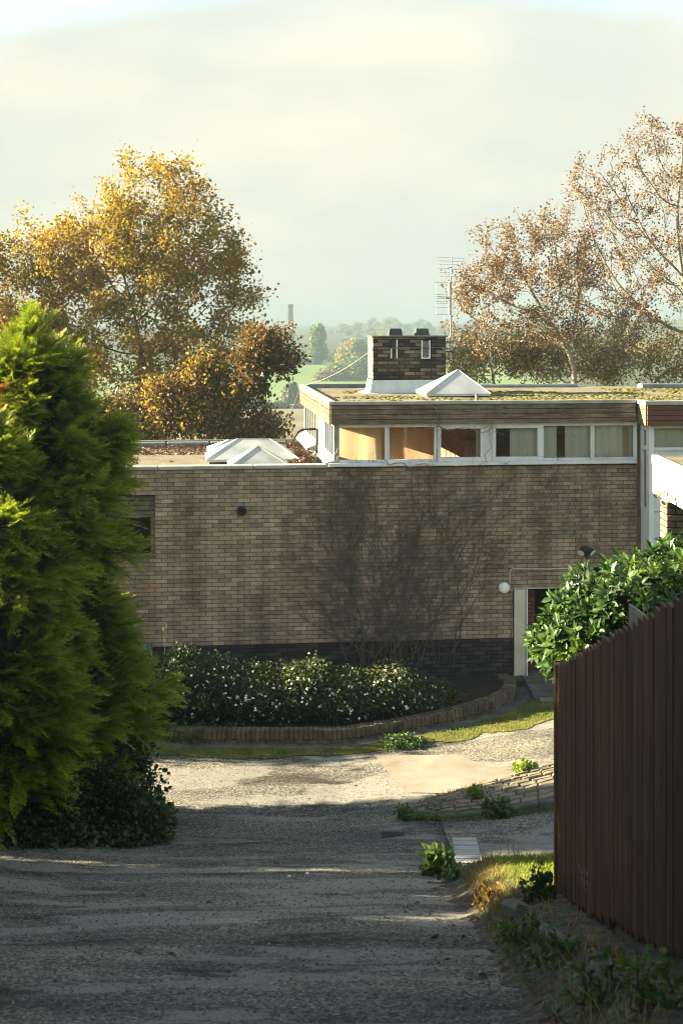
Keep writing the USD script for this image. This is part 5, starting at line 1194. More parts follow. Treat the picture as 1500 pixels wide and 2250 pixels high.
for path in (((1092, 1022), (1085, 1060), (1080, 1100), (1082, 1125), (1078, 1150), (1088, 1168)), ((1084, 1110), (1050, 1108), (1010, 1112), (985, 1125)), ((1082, 925), (1075, 945), (1078, 985), (1064, 1000), (1070, 1016)),
             ((960, 935), (985, 945), (1020, 938), (1060, 950), (1084, 940)), ((845, 1010), (855, 1022), (880, 1016), (905, 1028), (930, 1018), (948, 1026)), ((1000, 1030), (1010, 1060), (1003, 1085)), ((1072, 1090), (1068, 1160), (1062, 1210)), ((1160, 1030), (1152, 1060), (1160, 1075)),
             ((950, 890), (962, 905), (955, 925), (970, 940), (964, 985)), ((1100, 893), (1090, 905), (1110, 915), (1125, 905)), ((735, 1000), (742, 985), (740, 1010), (752, 1020))):
    pts = np.array([[ou(px, -.1), -.125 if py < 935 else -.095, oz(py, px, -.1)] for px, py in path]); k = np.linspace(0, 1, len(pts)); kk = np.linspace(0, 1, len(pts) * 5)
    pp_ = np.stack([np.interp(kk, k, pts[:, i]) for i in range(3)], 1) + r.normal(0, .006, (len(kk), 3)) * [1, .6, 1]
    m.tube(pp_, np.linspace(.009, .004, len(kk)), 4, False)
for _ in range(110):                        # dry shoots that hang along the sill, frames and fascia
    px = r.choice([r.uniform(830, 1400), r.normal(1080, 25), r.normal(930, 40)]); py = r.choice([1020, 1022, 935, 905, 945]) + r.normal(0, 4)
    a = np.array([ou(px, -.1), -.1 - (.03 if py < 935 else 0), oz(py, px, -.1)]); th = r.uniform(0, 6.28); L = r.uniform(.08, .3)
    b = a + [math.cos(th) * L, -r.uniform(0, .03), math.sin(th) * L * .6]
    if b[0] > 5.6 or a[0] > 5.6: continue
    m.tube([a, (a + b) / 2 + r.normal(0, .02, 3) * [1, .2, 1], b], .003, 3, False)
obj('pale_stems', m.mesh(), MAT['vine_pale'], cr, kind='stuff')

# ---------------------------------------------------------------- flower bed
pathpts = np.array([(-4.4, 23.2), (-3.2, 23.08), (-2.0, 23.03), (-.9, 23.02), (.1, 23.06), (.9, 23.2), (1.59, 23.46), (2.36, 23.8), (2.85, 24.25), (3.06, 24.85), (3.02, 25.35), (2.95, 25.6)])
from scipy.interpolate import splprep, splev
tck, _u = splprep(pathpts.T, s=0.01)
dense = np.array(splev(np.linspace(0, 1, 2000), tck)).T; seg = np.r_[0, np.cumsum(np.linalg.norm(np.diff(dense, axis=0), axis=1))]
def along(s):
    p = np.array([np.interp(s, seg, dense[:, 0]), np.interp(s, seg, dense[:, 1])]); q = np.array([np.interp(s + .02, seg, dense[:, 0]), np.interp(s + .02, seg, dense[:, 1])])
    if s + .02 > seg[-1]: q = p; p = np.array([np.interp(s - .02, seg, dense[:, 0]), np.interp(s - .02, seg, dense[:, 1])]); d = (q - p) / np.linalg.norm(q - p); return q, d, np.array([-d[1], d[0]])
    d = (q - p) / np.linalg.norm(q - p); return p, d, np.array([-d[1], d[0]])
bw = thing('flower_bed_wall', 'low curved brick-on-edge wall round the bed below the house wall', 'bed wall', (0, 0, 0))
s = 1.6; L = seg[-1]; cnt = 0
def bed_top(p): return max(.25, float(ground_z(p[0], p[1])) + .24)
def wedge(s0, s1, z0, z1, w, e, f_gap=.004):
    p0, d0, n0 = along(s0 + f_gap); p1, d1, n1 = along(s1 - f_gap)
    b = [p0 + n0 * e, p1 + n1 * e, p1 + n1 * (w + e), p0 + n0 * (w + e)]
    v, f = [], []
    for z, k in ((z0, 0), (z1 - .006, 0), (z1, .006)):
        c = sum(b) / 4
        for q in b: v.append((*(q + (c - q) / np.linalg.norm(c - q) * k * 1.4), z))
    f = [[4 * i + k, 4 * i + (k + 1) % 4, 4 * i + 4 + (k + 1) % 4, 4 * i + 4 + k] for i in range(2) for k in range(4)] + [[8, 9, 10, 11]]
    return np.array(v), np.array(f)
while s < L - .03:
    p, d, nn = along(s); zt2 = bed_top(p) + rng.normal(0, .003)
    w_ = .078
    obj('brick', wedge(s, min(s + w_, L), zt2 - .15, zt2, .215, rng.normal(0, .003)), MAT['kerb_brick'], bw); s += w_
s = 1.6
while s < L - .05:
    p, d, nn = along(s); zt2 = bed_top(p) - .155
    obj('lower_brick', wedge(s, min(s + .225, L), zt2 - .14, zt2, .2, .006 + rng.normal(0, .002)), MAT['kerb_brick'], bw); s += .225
soil = MB(); ss = np.linspace(.2, L, 60); v = []
for q in ss:
    p, d, nn = along(q); wv = to_world(((p[0] - OX) * CA + (p[1] - OY) * SA), -.02, 0)
    a = p + nn * .18
    for k in np.linspace(0, 1, 6): xy = a + (wv[:2] - a) * k; v.append((xy[0], xy[1], bed_top(p) - .07 + .03 * math.sin(q * 9 + k * 7)))
soil.add(np.array(v), np.array([[i * 6 + k, i * 6 + k + 1, i * 6 + 7 + k, i * 6 + 6 + k] for i in range(59) for k in range(5)]))
obj('bed_soil', soil.mesh(), MAT['soil'], None, True, kind='structure')
# concrete channel along the foot of the wall
ch_ = []; ss = np.linspace(0, L - .3, 90)
for q in ss:
    p, d, nn = along(q)
    for k in (-.005, -.12, -.24): xy = p + nn * k; ch_.append((xy[0], xy[1], float(drive_z(np.array(xy[0]), np.array(xy[1]))) + .02 + .01 * (k > -.1)))
obj('gutter_channel', (np.array(ch_), np.array([[i * 3 + k, i * 3 + 3 + k, i * 3 + 4 + k, i * 3 + 1 + k] for i in range(89) for k in range(2)])), MAT['dark_concrete'], None, True, kind='structure')
# moss between the channel and the tarmac
def ragged(xs, ys, inside, lift, hb=.02):
    X, Y_ = np.meshgrid(xs, ys); keep = inside(X, Y_); n_ = len(xs)
    Z = drive_z(X, Y_) + lift + hb * np.clip(keep, 0, .5)
    v = np.stack([X.ravel(), Y_.ravel(), Z.ravel()], 1); kk = (keep > 0).ravel(); f = []
    for j in range(len(ys) - 1):
        for i in range(n_ - 1):
            a = j * n_ + i
            if kk[a] and kk[a + 1] and kk[a + n_] and kk[a + n_ + 1]: f.append([a, a + 1, a + n_ + 1, a + n_])
    f = np.array(f); u_, inv = np.unique(f, return_inverse=True); return v[u_], inv.reshape(f.shape)
tree_path = cKDTree(dense)
def moss_in(X, Y_):
    pts = np.stack([X.ravel(), Y_.ravel()], 1); d, i = tree_path.query(pts); nrm = pts - dense[i]
    out = (pts[:, 1] < dense[i][:, 1] + .02) | (pts[:, 0] > dense[i][:, 0] + .02)
    n_ = meshkit.fbm(np.stack([X.ravel() * 2.2, Y_.ravel() * 3.0, np.zeros(len(pts))], 1), 4, 33)
    wid = np.where(pts[:, 0] > 1.6, .62 + .3 * smooth(2.2, 3.2, pts[:, 0]), .5) * (.55 + .9 * n_)
    return np.where(out & (d > .2) & (pts[:, 1] < 25.4), wid - (d - .2), -1).reshape(X.shape)
mv, mf = ragged(np.arange(-4.6, 4.4, .045), np.arange(22.2, 24.6, .045), moss_in, .008)
obj('moss_strip', (mv, mf), MAT['green_moss'], None, True, label='band of yellow-green moss between the bed wall channel and the tarmac', cat='moss', kind='stuff')

# snowberry
r = np.random.default_rng(101)
tx = [-3.6, -3.0, -2.75, -2.35, -1.7, -1.2, -.8, -.45, -.2, .35, .6, .95, 1.3, 1.6, 1.95, 2.1]
pyt_ = [1440, 1430, 1415, 1438, 1452, 1466, 1448, 1440, 1458, 1472, 1462, 1460, 1480, 1500, 1530, 1590]
sx = r.uniform(-3.6, 2.05, 7600); topz = EYE - (np.interp(sx, tx, pyt_) - 695) * 24.4 / 3125
nzz = meshkit.fbm(np.stack([sx * 3, np.zeros_like(sx), np.zeros_like(sx)], 1), 3, 7) - .5
topz += .22 * nzz
hh = r.uniform(0, 1, len(sx)) ** .7; zz_ = .25 + (topz - .25) * hh
yc = np.interp(sx, [-3.6, .2, 1.2, 2.05], [24.15, 24.15, 24.3, 24.6]); wd = np.interp(hh, [0, .4, .8, 1], [.45, .75, .55, .12])
sy = yc + wd * np.sin(r.uniform(-1.57, 1.57, len(sx))) * r.choice([-1, -1, 1], len(sx)).clip(-1, 1)
sy = np.where(r.random(len(sx)) < .75, yc - wd * np.abs(np.sin(r.uniform(0, 1.57, len(sx)))), yc + wd * r.uniform(0, 1, len(sx)))
t = thing('snowberry_shrub', 'long snowberry shrub dotted with white berries filling the bed under the house wall', 'shrub', (0, 24.4, .2))
pos = np.stack([sx, sy - 24.4, zz_ - .2], 1); n = len(pos)
instancer('leaves', t, [('leaf_bunch', bm, MAT['snowberry'], False) for bm in sb], pos, quats(r.normal(0, 1, (n, 3)) + [0, -.3, .4], r.uniform(0, 6, n)), r.uniform(.7, 1.3, n))
m = MB()
for k in r.choice(n, 420, replace=False):
    q = pos[k]; b = np.array([q[0] + r.normal(0, .15), (q[1]) * .3 + r.normal(0, .08), 0]); m.tube([b, .5 * (b + q) + r.normal(0, .04, 3), q + [0, 0, .05]], [.005, .004, .002], 3, False)
obj('stems', m.mesh(), MAT['vine'], t, kind='stuff')
ber = trimesh.creation.icosphere(1, .0145)
bpick = r.choice(n, 1500, replace=False); bpick = bpick[pos[bpick, 1] < .1][:1000]; bp = pos[bpick] + r.normal(0, .03, (len(bpick), 3)) + [0, -.06, 0]
bp = bp[:620]; bp = np.vstack([bp, bp + r.normal(0, .014, bp.shape), bp[::2] + r.normal(0, .018, bp[::2].shape)])
instancer('berries', t, [('berry', (ber.vertices, ber.faces), MAT['berry'], True)], bp, np.tile([1., 0, 0, 0], (len(bp), 1)), r.uniform(.8, 1.3, len(bp)))
obj('inner_twigs', (lambda mm: mm.mesh())((lambda mm: ([mm.add(*blob([(x, .05, (EYE - (np.interp(x, tx, pyt_) - 695) * 24.4 / 3125) * .42 - .1, .45, .4, (EYE - (np.interp(x, tx, pyt_) - 695) * 24.4 / 3125) * .4)], .9)) for x in np.arange(-3.4, 2.0, .4)], mm)[1])(MB())), MAT['dark_twigs'], t, True)

# ---------------------------------------------------------------- apron at the door
ap = thing('door_apron', 'concrete apron with a ribbed front edge before the doorway', 'apron', (0, 0, 0))
X0, X1, Y0, Y1, zt3 = 3.3, 6.6, 24.25, 25.75, .47
obj('slab', box((X0, Y0 + .2, .1), (X1, Y1 + .1, zt3), .015), MAT['dark_concrete'], ap)
obj('step_edge', box((X0 + .1, Y0, .1), (X1, Y0 + .197, zt3 - .02), .012), MAT['concrete'], ap)
m = MB()
for k in range(60): m.box((X0 + .12 + k * .05, Y0 - .006, .3), (X0 + .14 + k * .05, Y0 + .004, zt3 - .035))
obj('step_ribs', m.mesh(), MAT['concrete'], ap, kind='stuff')

# ---------------------------------------------------------------- sett island, its kerb, ribbed coping and pavers
isl = thing('sett_island', 'raised bank of stone setts wedged between the side drive and the yard', 'sett bank', (0, 0, 0))
Np = np.array([(.92, 18.98, .36), (1.3, 18.8, .42), (2.0, 18.72, .52), (2.9, 18.85, .64), (4.6, 19.1, .8)])
Fp = np.array([(.96, 19.12, .36), (1.3, 19.5, .40), (2.0, 19.95, .46), (3.1, 20.45, .58), (4.8, 20.9, .72)])
def rail(Pt, s): k = np.linspace(0, 1, len(Pt)); return np.array([np.interp(s, k, Pt[:, i]) for i in range(3)])
def isl_pt(s, w): a, b = rail(Np, s), rail(Fp, s); p = a + (b - a) * w; p[2] += .06 * math.sin(w * math.pi); return p
m = MB(); SS = np.linspace(0, 1, 40); WW = np.linspace(0, 1, 9)
gv = np.array([isl_pt(s, w) - [0, 0, .02] for s in SS for w in WW]); m.add(gv, np.array([[i * 9 + k, (i + 1) * 9 + k, (i + 1) * 9 + k + 1, i * 9 + k + 1] for i in range(39) for k in range(8)]))
fe = np.array([isl_pt(s, 1) + [0, .03, -.4 * j] for s in SS for j in (0.09, 1)]); m.add(fe, np.array([[2 * i, 2 * i + 2, 2 * i + 3, 2 * i + 1] for i in range(39)]))
obj('bedding', m.mesh(), MAT['dark_concrete'], isl, True)
r = np.random.default_rng(111); nrow, = (11,)
for j in range(nrow):
    w0, w1 = j / nrow, (j + 1) / nrow; sa = -.03 * (j % 2)
    while sa < 1:
        sb_ = sa + r.uniform(.045, .08); s0, s1 = max(0, sa), min(1, sb_); sa = sb_
        if s1 - s0 < .015 or (s0 < .12 and j % 3): continue
        wdt = np.linalg.norm(rail(Fp, s0) - rail(Np, s0)); ds, dw = .0025, .012 / max(wdt, .2)
        q = [isl_pt(s0 + ds, w0 + dw), isl_pt(s1 - ds, w0 + dw), isl_pt(s1 - ds, w1 - dw * .6), isl_pt(s0 + ds, w1 - dw * .6)]
        if s0 < .12: q = [isl_pt(s0 + ds, w0 + dw), isl_pt(s1 - ds, w0 + dw), isl_pt(s1 - ds, min(1, w0 + 3 / nrow) - dw), isl_pt(s0 + ds, min(1, w0 + 3 / nrow) - dw)]
        c = sum(q) / 4; up = r.uniform(0, .02); tl = r.normal(0, .006, 4)
        v = [x + [0, 0, -.05] for x in q] + [x + [0, 0, up * .4] for x in q] + [c + (x - c) * .86 + [0, 0, up + .008 + tl[k]] for k, x in enumerate(q)]
        f = [[4 * a + k, 4 * a + (k + 1) % 4, 4 * a + 4 + (k + 1) % 4, 4 * a + 4 + k] for a in range(2) for k in range(4)] + [[8, 9, 10, 11]]
        obj('sett', (np.array(v), np.array(f)), MAT['sett'], isl)
nk = 9
for i in range(nk):
    s0, s1 = i / nk + .002, (i + 1) / nk - .002; v = []
    for s in (s0, s1):
        p = rail(Np, s); q = rail(Fp, s); d = (p - q)[:2]; d /= np.linalg.norm(d); d = np.array([*(.5 * d + .5 * np.array([0, -1])), 0]); d /= np.linalg.norm(d)
        v += [p + d * .11 + [0, 0, -.5], p + d * .11 + [0, 0, -.02], p + d * .09 + [0, 0, 0], p + d * .0, p + [0, 0, -.5]]
    f = [[k, k + 1, k + 6, k + 5] for k in range(4)]; m = MB().add(np.array(v), np.array(f)); m.f.append(np.array([[0, 4, 3], [0, 3, 2], [0, 2, 1], [5, 6, 7], [5, 7, 8], [5, 8, 9]]))
    obj('kerb_stone', m.mesh(), MAT['dark_concrete'], isl)

cw = thing('coping_wall', 'low wall end topped with a grey ribbed brick coping beside the drive', 'low wall', (0, 0, 0))
a0, a1 = np.array([1.185, 14.6, 1.3]), np.array([1.29, 16.62, .915]); nb = 15
for i in range(nb):
    p, q = a0 + (a1 - a0) * (i / nb), a0 + (a1 - a0) * ((i + .86) / nb); e = rng.normal(0, .003)
    v = []
    for c in (p, q):
        v += [(c[0], c[1], c[2] - .06 + e), (c[0], c[1], c[2] - .004 + e), (c[0] + .006, c[1], c[2] + e), (c[0] + .28, c[1], c[2] + e), (c[0] + .285, c[1], c[2] - .06 + e)]
    f = [[k, k + 1, k + 6, k + 5] for k in range(4)]; m = MB().add(np.array(v), np.array(f)); m.f.append(np.array([[0, 4, 3], [0, 3, 2], [0, 2, 1], [5, 6, 7], [5, 7, 8], [5, 8, 9]]))
    obj('coping_brick', m.mesh(), MAT['coping'], cw)
m = MB()
m.add(np.array([[a0[0] + .012, a0[1], .6], [a1[0] + .012, a1[1] - .01, .4], [a1[0] + .012, a1[1] - .01, a1[2] - .02], [a0[0] + .012, a0[1], a0[2] - .02], [a0[0] + .27, a0[1], .6], [a1[0] + .27, a1[1] - .01, .4], [a1[0] + .27, a1[1] - .01, a1[2] - .02], [a0[0] + .27, a0[1], a0[2] - .02]]),
      np.array([[0, 1, 2, 3], [4, 7, 6, 5], [0, 3, 7, 4], [1, 5, 6, 2], [3, 2, 6, 7]]))
obj('wall_core', m.mesh(), MAT['dark_mortar'], cw)
pe = thing('paver_edging', 'strip of grey block pavers running from the ribbed coping to the fence', 'paving', (0, 0, 0))
for rowi, (ya, yb) in enumerate(((14.62, 14.76), (14.765, 14.97), (14.975, 15.3))):
    x = 1.48; k = 0
    while x < 3.4:
        wdt = .205 if rowi != 2 else .42
        o = (.1 if rowi == 1 else 0) if k == 0 else 0
        sl = .06 * (x - 1.48)
        zz2 = 1.265 - .02 * (rowi == 0) + sl - (ya - 14.6) * .08 + rng.normal(0, .002)
        v, f = box((x, ya + .04 * (x - 1.48) * 0, zz2 - .07), (x + wdt - o - .008, yb - .006, zz2), .006); v[:, 1] += (v[:, 0] - 1.48) * .12; v[:, 2] += (v[:, 0] - x) * .06
        obj('paver', (v, f), MAT['concrete'] if rowi else MAT['coping'], pe); x += wdt - o; k += 1
# side drive surface
obj('side_drive', grid(np.linspace(1.3, 6, 40), np.linspace(15.0, 18.75, 40), lambda x, y: ground_z(x, y) + .03 + .04 * (x - 1.3) * smooth(15, 16, y) * 0 + .05 * np.clip(1.9 - np.abs(y - 16.9), 0, 1)), MAT['drive'], None, True, kind='structure')
t = thing('drain_grate', 'small sunken drain grating in the tarmac by the tip of the sett bank', 'drain', on_ground(850, 1838))
obj('frame', box((-.2, -.16, -.02), (.28, .16, .012), .004), MAT['dark_concrete'], t)
m = MB(); 
for k in range(7): m.box((-.06 + k * .04, -.1, .013), (-.045 + k * .04, .1, .02))
obj('grate_bars', m.mesh(), MAT['black'], t)
obj('grate_pit', box((-.07, -.11, .0125), (.23, .11, .0135)), MAT['black'], t)

# ---------------------------------------------------------------- fence
fe = thing('timber_fence', 'dark brown close-boarded timber fence stepping down the slope on the right', 'fence', (1.7, 11.2, 0))
zt_f = lambda y: 4.235 + .334 * (11.2 - y); zb_f = lambda y: 2.43 + .334 * (11.2 - y)
r = np.random.default_rng(121)
y = 11.17; k = 0
while y > 3.6:
    w_ = r.uniform(.138, .15); e = r.normal(0, .008); prd = r.uniform(0, .005)
    zc0, zc1 = zb_f(y - w_ / 2) + r.normal(0, .012), zt_f(y - w_ / 2) + e
    v = np.array([[x, yy, z] for z in (zc0, zc1) for x, yy in ((-.004 - prd, 0), (.012, 0), (.012, -w_ + .002), (-.006 - prd, -w_ + .002))]); tw = r.normal(0, .002); v[4:, 0] += tw
    v[:, 1] += y - 11.2; lean = -.012 * (v[:, 2] - zc0) * 0; v[:, 0] += lean
    f = [[0, 1, 2, 3][::-1], [4, 5, 6, 7]] + [[k2, (k2 + 1) % 4, 4 + (k2 + 1) % 4, 4 + k2] for k2 in range(4)]
    obj('board', (v, np.array(f)), MAT['fence'], fe); y -= w_; k += 1
for h in (.25, .95, 1.6):
    m = MB(); m.add(np.array([[x, yy, zb_f(11.2 + yy) + h + dz] for yy in (-.02, -7.4) for x, dz in ((.02, 0), (.065, 0), (.065, .08), (.02, .08))]), np.array([[0, 1, 2, 3], [7, 6, 5, 4], [0, 4, 5, 1], [1, 5, 6, 2], [2, 6, 7, 3], [3, 7, 4, 0]]))
    obj('rail', m.mesh(), MAT['fence'], fe)
obj('end_post', box((-.02, -.02, 2.3), (.07, .07, 4.26), .006), MAT['fence'], fe)
for yy, hgt in ((8.72, .17), (6.2, .1)):
    zt4 = zt_f(yy) + hgt; m = MB()
    m.add(np.array([[.07, -.05, 2.0], [.17, -.05, 2.0], [.17, .05, 2.0], [.07, .05, 2.0], [.07, -.05, zt4], [.17, -.05, zt4 - .07], [.17, .05, zt4 - .07], [.07, .05, zt4]]) + [0, yy - 11.2, 0], np.array([[0, 1, 5, 4], [1, 2, 6, 5], [2, 3, 7, 6], [3, 0, 4, 7], [4, 5, 6, 7]]))
    obj('concrete_post', m.mesh(), MAT['concrete'], fe)
m = MB(); m.add(np.array([[x, yy, zb_f(11.2 + yy) + dz] for yy in (-.0, -7.4) for x, dz in ((.03, -.25), (.06, -.25), (.06, .03), (.03, .03))]), np.array([[0, 1, 2, 3], [7, 6, 5, 4], [0, 4, 5, 1], [1, 5, 6, 2], [2, 6, 7, 3], [3, 7, 4, 0]]))
obj('gravel_board', m.mesh(), MAT['dark_concrete'], fe)

# ---------------------------------------------------------------- porch at the right edge
po = thing('brick_porch', 'brick porch at the right edge with a white-sided flat roof catching the sun', 'porch', (3.72, 16.3, 0))
for q in bricks_in(0, 2.3, 2.4, 5.1, [], j=.012):
    obj('brick', brick_mesh(*q, rng.uniform(-.003, .003), bev=.006), MAT['pier_brick'], po)
obj('mortar_backing', box((.012, .012, .6), (2.3, .29, 5.12)), MAT['dark_mortar'], po)
m = MB()
for q in bricks_in(-.3, -.005, 2.4, 5.1, [], j=.012):
    p, f = brick_mesh(*q, rng.uniform(-.002, .002), axis=1); m.add(p, f)
obj('side_brickwork', m.mesh(), MAT['pier_brick'], po, kind='stuff')
zT, zM, zB2 = 5.37, 5.27, 4.93
xl0, xl1, yl0, yl1 = -.07, -.03, -2.4, .45
obj('side_panel', (lambda v: (v, np.array([[0, 1, 2, 3], [7, 6, 5, 4], [0, 4, 5, 1], [1, 5, 6, 2], [2, 6, 7, 3], [3, 7, 4, 0]])))(np.array([[x, yy, z] for x in (xl0 + .015, xl1 + .02) for yy, z in ((yl0, zB2), (yl1, zB2), (yl1, zM - .002), (yl0, zM - .002))])), MAT['white_wall'], po)
obj('fascia', box((xl0, yl0, zM), (xl1 + .03, yl1, zT), .004), MAT['cream_trim'] if 'cream_trim' in MAT else MAT['white_wall'], po)
obj('roof', box((xl1 + .03, yl0, zM - .2), (2.3, yl1, zT - .02)), MAT['roof'], po)
obj('soffit', box((xl1 + .02, yl0 + .01, zB2 + .02), (2.3, yl1 - .01, zB2 + .04)), MAT['white_wall'], po)
for k, (px, py, Yc) in enumerate(((1461, 1082, 16.0), (1484, 1097, 15.6))):
    p = np.array([3.61, Yc, EYE - (py - 695) * Yc / 3125])
    t = thing('security_camera', ('upper' if k == 0 else 'lower') + ' white bullet camera on the sunlit side of the porch roof', 'camera', p)
    body = xf(lathe([(0, 0), (.03, 0), (.034, .01), (.034, .13), (.028, .14), (0, .14)], 20), (.02, .03, .02), rx=math.radians(112), rz=math.radians(-60))
    obj('housing', body, MAT['aged_white'], t, 40)
    obj('lens', xf(lathe([(0, .138), (.025, .141), (.025, .1435), (0, .144)], 16), (.02, .03, .02), rx=math.radians(112), rz=math.radians(-60)), MAT['black'], t)
    obj('arm', MB().tube([(.03, .03, .02), (.045, .06, .05), (.05, .08, .09)], .01, 6).mesh(), MAT['white'], t)
    obj('base', box((.03, .05, .06), (.045, .11, .13), .004), MAT['white'], t)

# ---------------------------------------------------------------- weeds, grass, litter
wb = [leaf_bunch(7, .07, .05, s) for s in (131, 132)]
wb2 = [leaf_bunch(6, .06, .075, s) for s in (133, 134)]
def gpos(px, py, f=ground_z): return on_ground(px, py, f)
leafy('undergrowth', 'dark leafy undergrowth and ivy round the foot of the conifers', 'undergrowth', (-3.9, 17.6, .15), [(-.9, -.5, .3, .9, .5, .5), (.1, -.4, .3, .9, .5, .5), (.9, -.15, .25, .7, .5, .5), (1.3, .3, .35, .5, .5, .7), (-1.6, -.4, .3, .8, .5, .5), (.4, .5, .6, 1.0, .6, .7), (-.6, .2, .6, 1, .5, .6)], 3600, [leaf_bunch(8, .1, .06, s) for s in (135, 136)], 'ivy', 140, stems=120, kind='stuff')
leafy('bramble', 'ragged bramble spray hanging beside the sunlit tarmac at the conifer foot', 'bramble', (-2.75, 18.7, .15), [(-.1, 0, .7, .35, .35, .6), (.15, -.1, .5, .3, .3, .5), (.0, 0, 1.0, .3, .3, .35), (.28, -.25, .3, .3, .3, .3)], 480, [leaf_bunch(5, .1, .06, s) for s in (137, 138)], 'ivy', 141, stems=60, core=False)
def blades(name, label, pts, mat, hgt=(.06, .14), seed=1, kind='stuff', cat='grass', lean=.35, wdt=.004):
    r = np.random.default_rng(seed); n = len(pts); a = r.uniform(0, 6.28, n); h = r.uniform(*hgt, n); l = h * np.abs(r.normal(0, lean, n))
    d = np.stack([np.cos(a), np.sin(a), np.zeros(n)], 1); s = np.stack([-np.sin(a), np.cos(a), np.zeros(n)], 1) * wdt
    p = np.array(pts); mid = p + d * (l * .3)[:, None] + np.stack([0 * h, 0 * h, h * .6], 1); tip = p + d * l[:, None] + np.stack([0 * h, 0 * h, h * (1 - .15 * lean)], 1)
    v = np.stack([p - s, p + s, mid + s * .7, mid - s * .7, tip], 1).reshape(-1, 3); i = np.arange(n) * 5
    f = np.vstack([np.stack([i, i + 1, i + 2], 1), np.stack([i, i + 2, i + 3], 1), np.stack([i + 3, i + 2, i + 4], 1)])
    return obj(name, (v, f), mat, None, label=label, cat=cat, kind=kind)
r = np.random.default_rng(151)
def scatter(n, xf_, f=ground_z, dz=0.0):
    out = []
    while len(out) < n:
        x, y_ = xf_(); out.append((x, y_))
    xy = np.array(out); return np.c_[xy, f(xy[:, 0], xy[:, 1]) + dz]
blades('lawn', 'bright green lawn in the gap beside the fence end', scatter(15000, lambda: (r.uniform(1.3, 3.4), r.uniform(11.35, 14.5))), MAT['grass'], (.04, .085), 1)
blades('dry_grass', 'straw-coloured rough grass along the edge of the drive by the coping wall', scatter(2300, lambda: (1.16 + abs(r.normal(0, .1)) + .1 * r.random(), r.uniform(11.2, 14.3))), MAT['dry_grass'], (.05, .13), 2, lean=.6)
blades('verge_grass', 'rough grass and weeds on the verge between the drive and the fence', scatter(1500, lambda: (1.1 + abs(r.normal(.14, .16)), r.uniform(6.2, 11.6))), MAT['weed'], (.03, .1), 3, lean=.6)
blades('straw_grass', 'dry straw-coloured wisps among the weeds of the verge', scatter(700, lambda: (1.1 + abs(r.normal(.2, .16)), r.uniform(6.2, 11.6))), MAT['dry_grass'], (.04, .16), 8, lean=.8)
obj('verge', grid(np.linspace(.86, 1.72, 22), np.linspace(5, 14.4, 130), lambda x, y: ground_z(x, y) + .012 - .035 * (1 - smooth(.95, 1.15, x)) + .03 * meshkit.noise(np.stack([x * 9, y * 9, 0 * x], -1), 3)), MAT['verge'], None, True, kind='structure')
blades('kerb_grass', 'thin grass along the kerb of the sett bank', np.array([[*(q := rail(Np, r.uniform(0, 1)) + [0, -.14 - abs(r.normal(0, .07)), 0])[:2], float(ground_z(q[0], q[1])) + .05] for _ in range(900)]), MAT['grass'], (.03, .1), 4)
blades('yellow_grass', 'sunlit yellowish grass along the far edge of the sett bank', np.array([[*(q := rail(Fp, r.uniform(.1, .55)) + [r.normal(0, .05), .08 + abs(r.normal(0, .07)), 0])[:2], float(drive_z(np.array(q[0]), np.array(q[1])))] for _ in range(1500)]), MAT['dry_grass'], (.03, .12), 5)
ii_ = r.choice(len(mf), 5200); mp = mv[mf[ii_][:, 0]] + np.c_[r.uniform(0, .04, (5200, 2)), np.zeros(5200)]
blades('moss_fringe', 'short green growth standing in the moss band by the bed wall', mp, MAT['grass'], (.015, .05), 6, cat='grass')
def weed_at(name, label, p, w, h, n, mat='weed', bunch=None, cat='weed', seed=0, stems=8):
    return leafy(name, label, cat, p, [(0, 0, h * .45, w, w * .8, h * .55), (w * .3, -.02, h * .3, w * .6, w * .6, h * .4)], n, bunch or wb, mat, 200 + seed, stems=stems, core=False, up=.7)
weed_at('bright_weed', 'bright lime weed growing on the far edge of the sett bank', on_ground(1152, 1718) + [0, 0, .02], .16, .24, 40, 'bright_weed', wb2, seed=1)
weed_at('dock_weed', 'broad-leaved dark weed at the left foot of the ribbed coping wall', gpos(962, 1922), .12, .22, 30, 'weed', [leaf_bunch(5, .08, .12, 139)], seed=2)
weed_at('channel_weed', 'green weed clump in the channel where the moss widens', on_ground(885, 1640), .38, .12, 150, 'weed', seed=3)
weed_at('channel_weed', 'green weeds in the shaded channel beside the conifer', on_ground(420, 1625), .55, .26, 190, 'weed', seed=4)
weed_at('channel_weed', 'dark weeds in the shaded channel below the snowberry', on_ground(520, 1622), .35, .2, 100, 'weed', seed=5)
weed_at('bed_weed', 'bluish leafy weed at the right end of the snowberry', P(1022, 1555, 24.6) - [0, 0, .1], .18, .3, 50, 'weed', wb2, seed=6)
weed_at('island_weed', 'dark fern-like weed at the kerb of the sett bank', gpos(1095, 1800), .2, .26, 60, 'weed', wb2, seed=7)
weed_at('island_weed', 'yellowing weed sprouting from the setts', isl_pt(.42, .35), .1, .16, 30, 'bright_weed', seed=8)
weed_at('tip_weed', 'straggly weed tuft at the tip of the sett bank', rail(Np, 0) + [-.08, -.05, -.05], .12, .18, 24, 'weed', seed=9)
for k, (px, py, w, h, mat, lab) in enumerate(((1000, 1935, .14, .12, 'weed', 'low weeds below the ribbed coping wall'), (1075, 2000, .14, .12, 'russet', 'reddish dying weeds at the edge of the drive below the lawn'), (1160, 2075, .2, .14, 'weed', 'low green weeds where the verge narrows'), (1230, 2120, .2, .16, 'weed', 'matted weeds beside the broken kerb'), (1330, 2200, .22, .2, 'weed', 'weed clump with yellow flowers near the lower right corner'), (1440, 2225, .22, .24, 'weed', 'tall weeds in the lower right corner'), (1180, 1985, .1, .22, 'ivy', 'dark seed-headed weed in front of the lawn'))):
    weed_at('verge_weed', lab, gpos(px, py), w, h, 34, mat, seed=20 + k, stems=14)
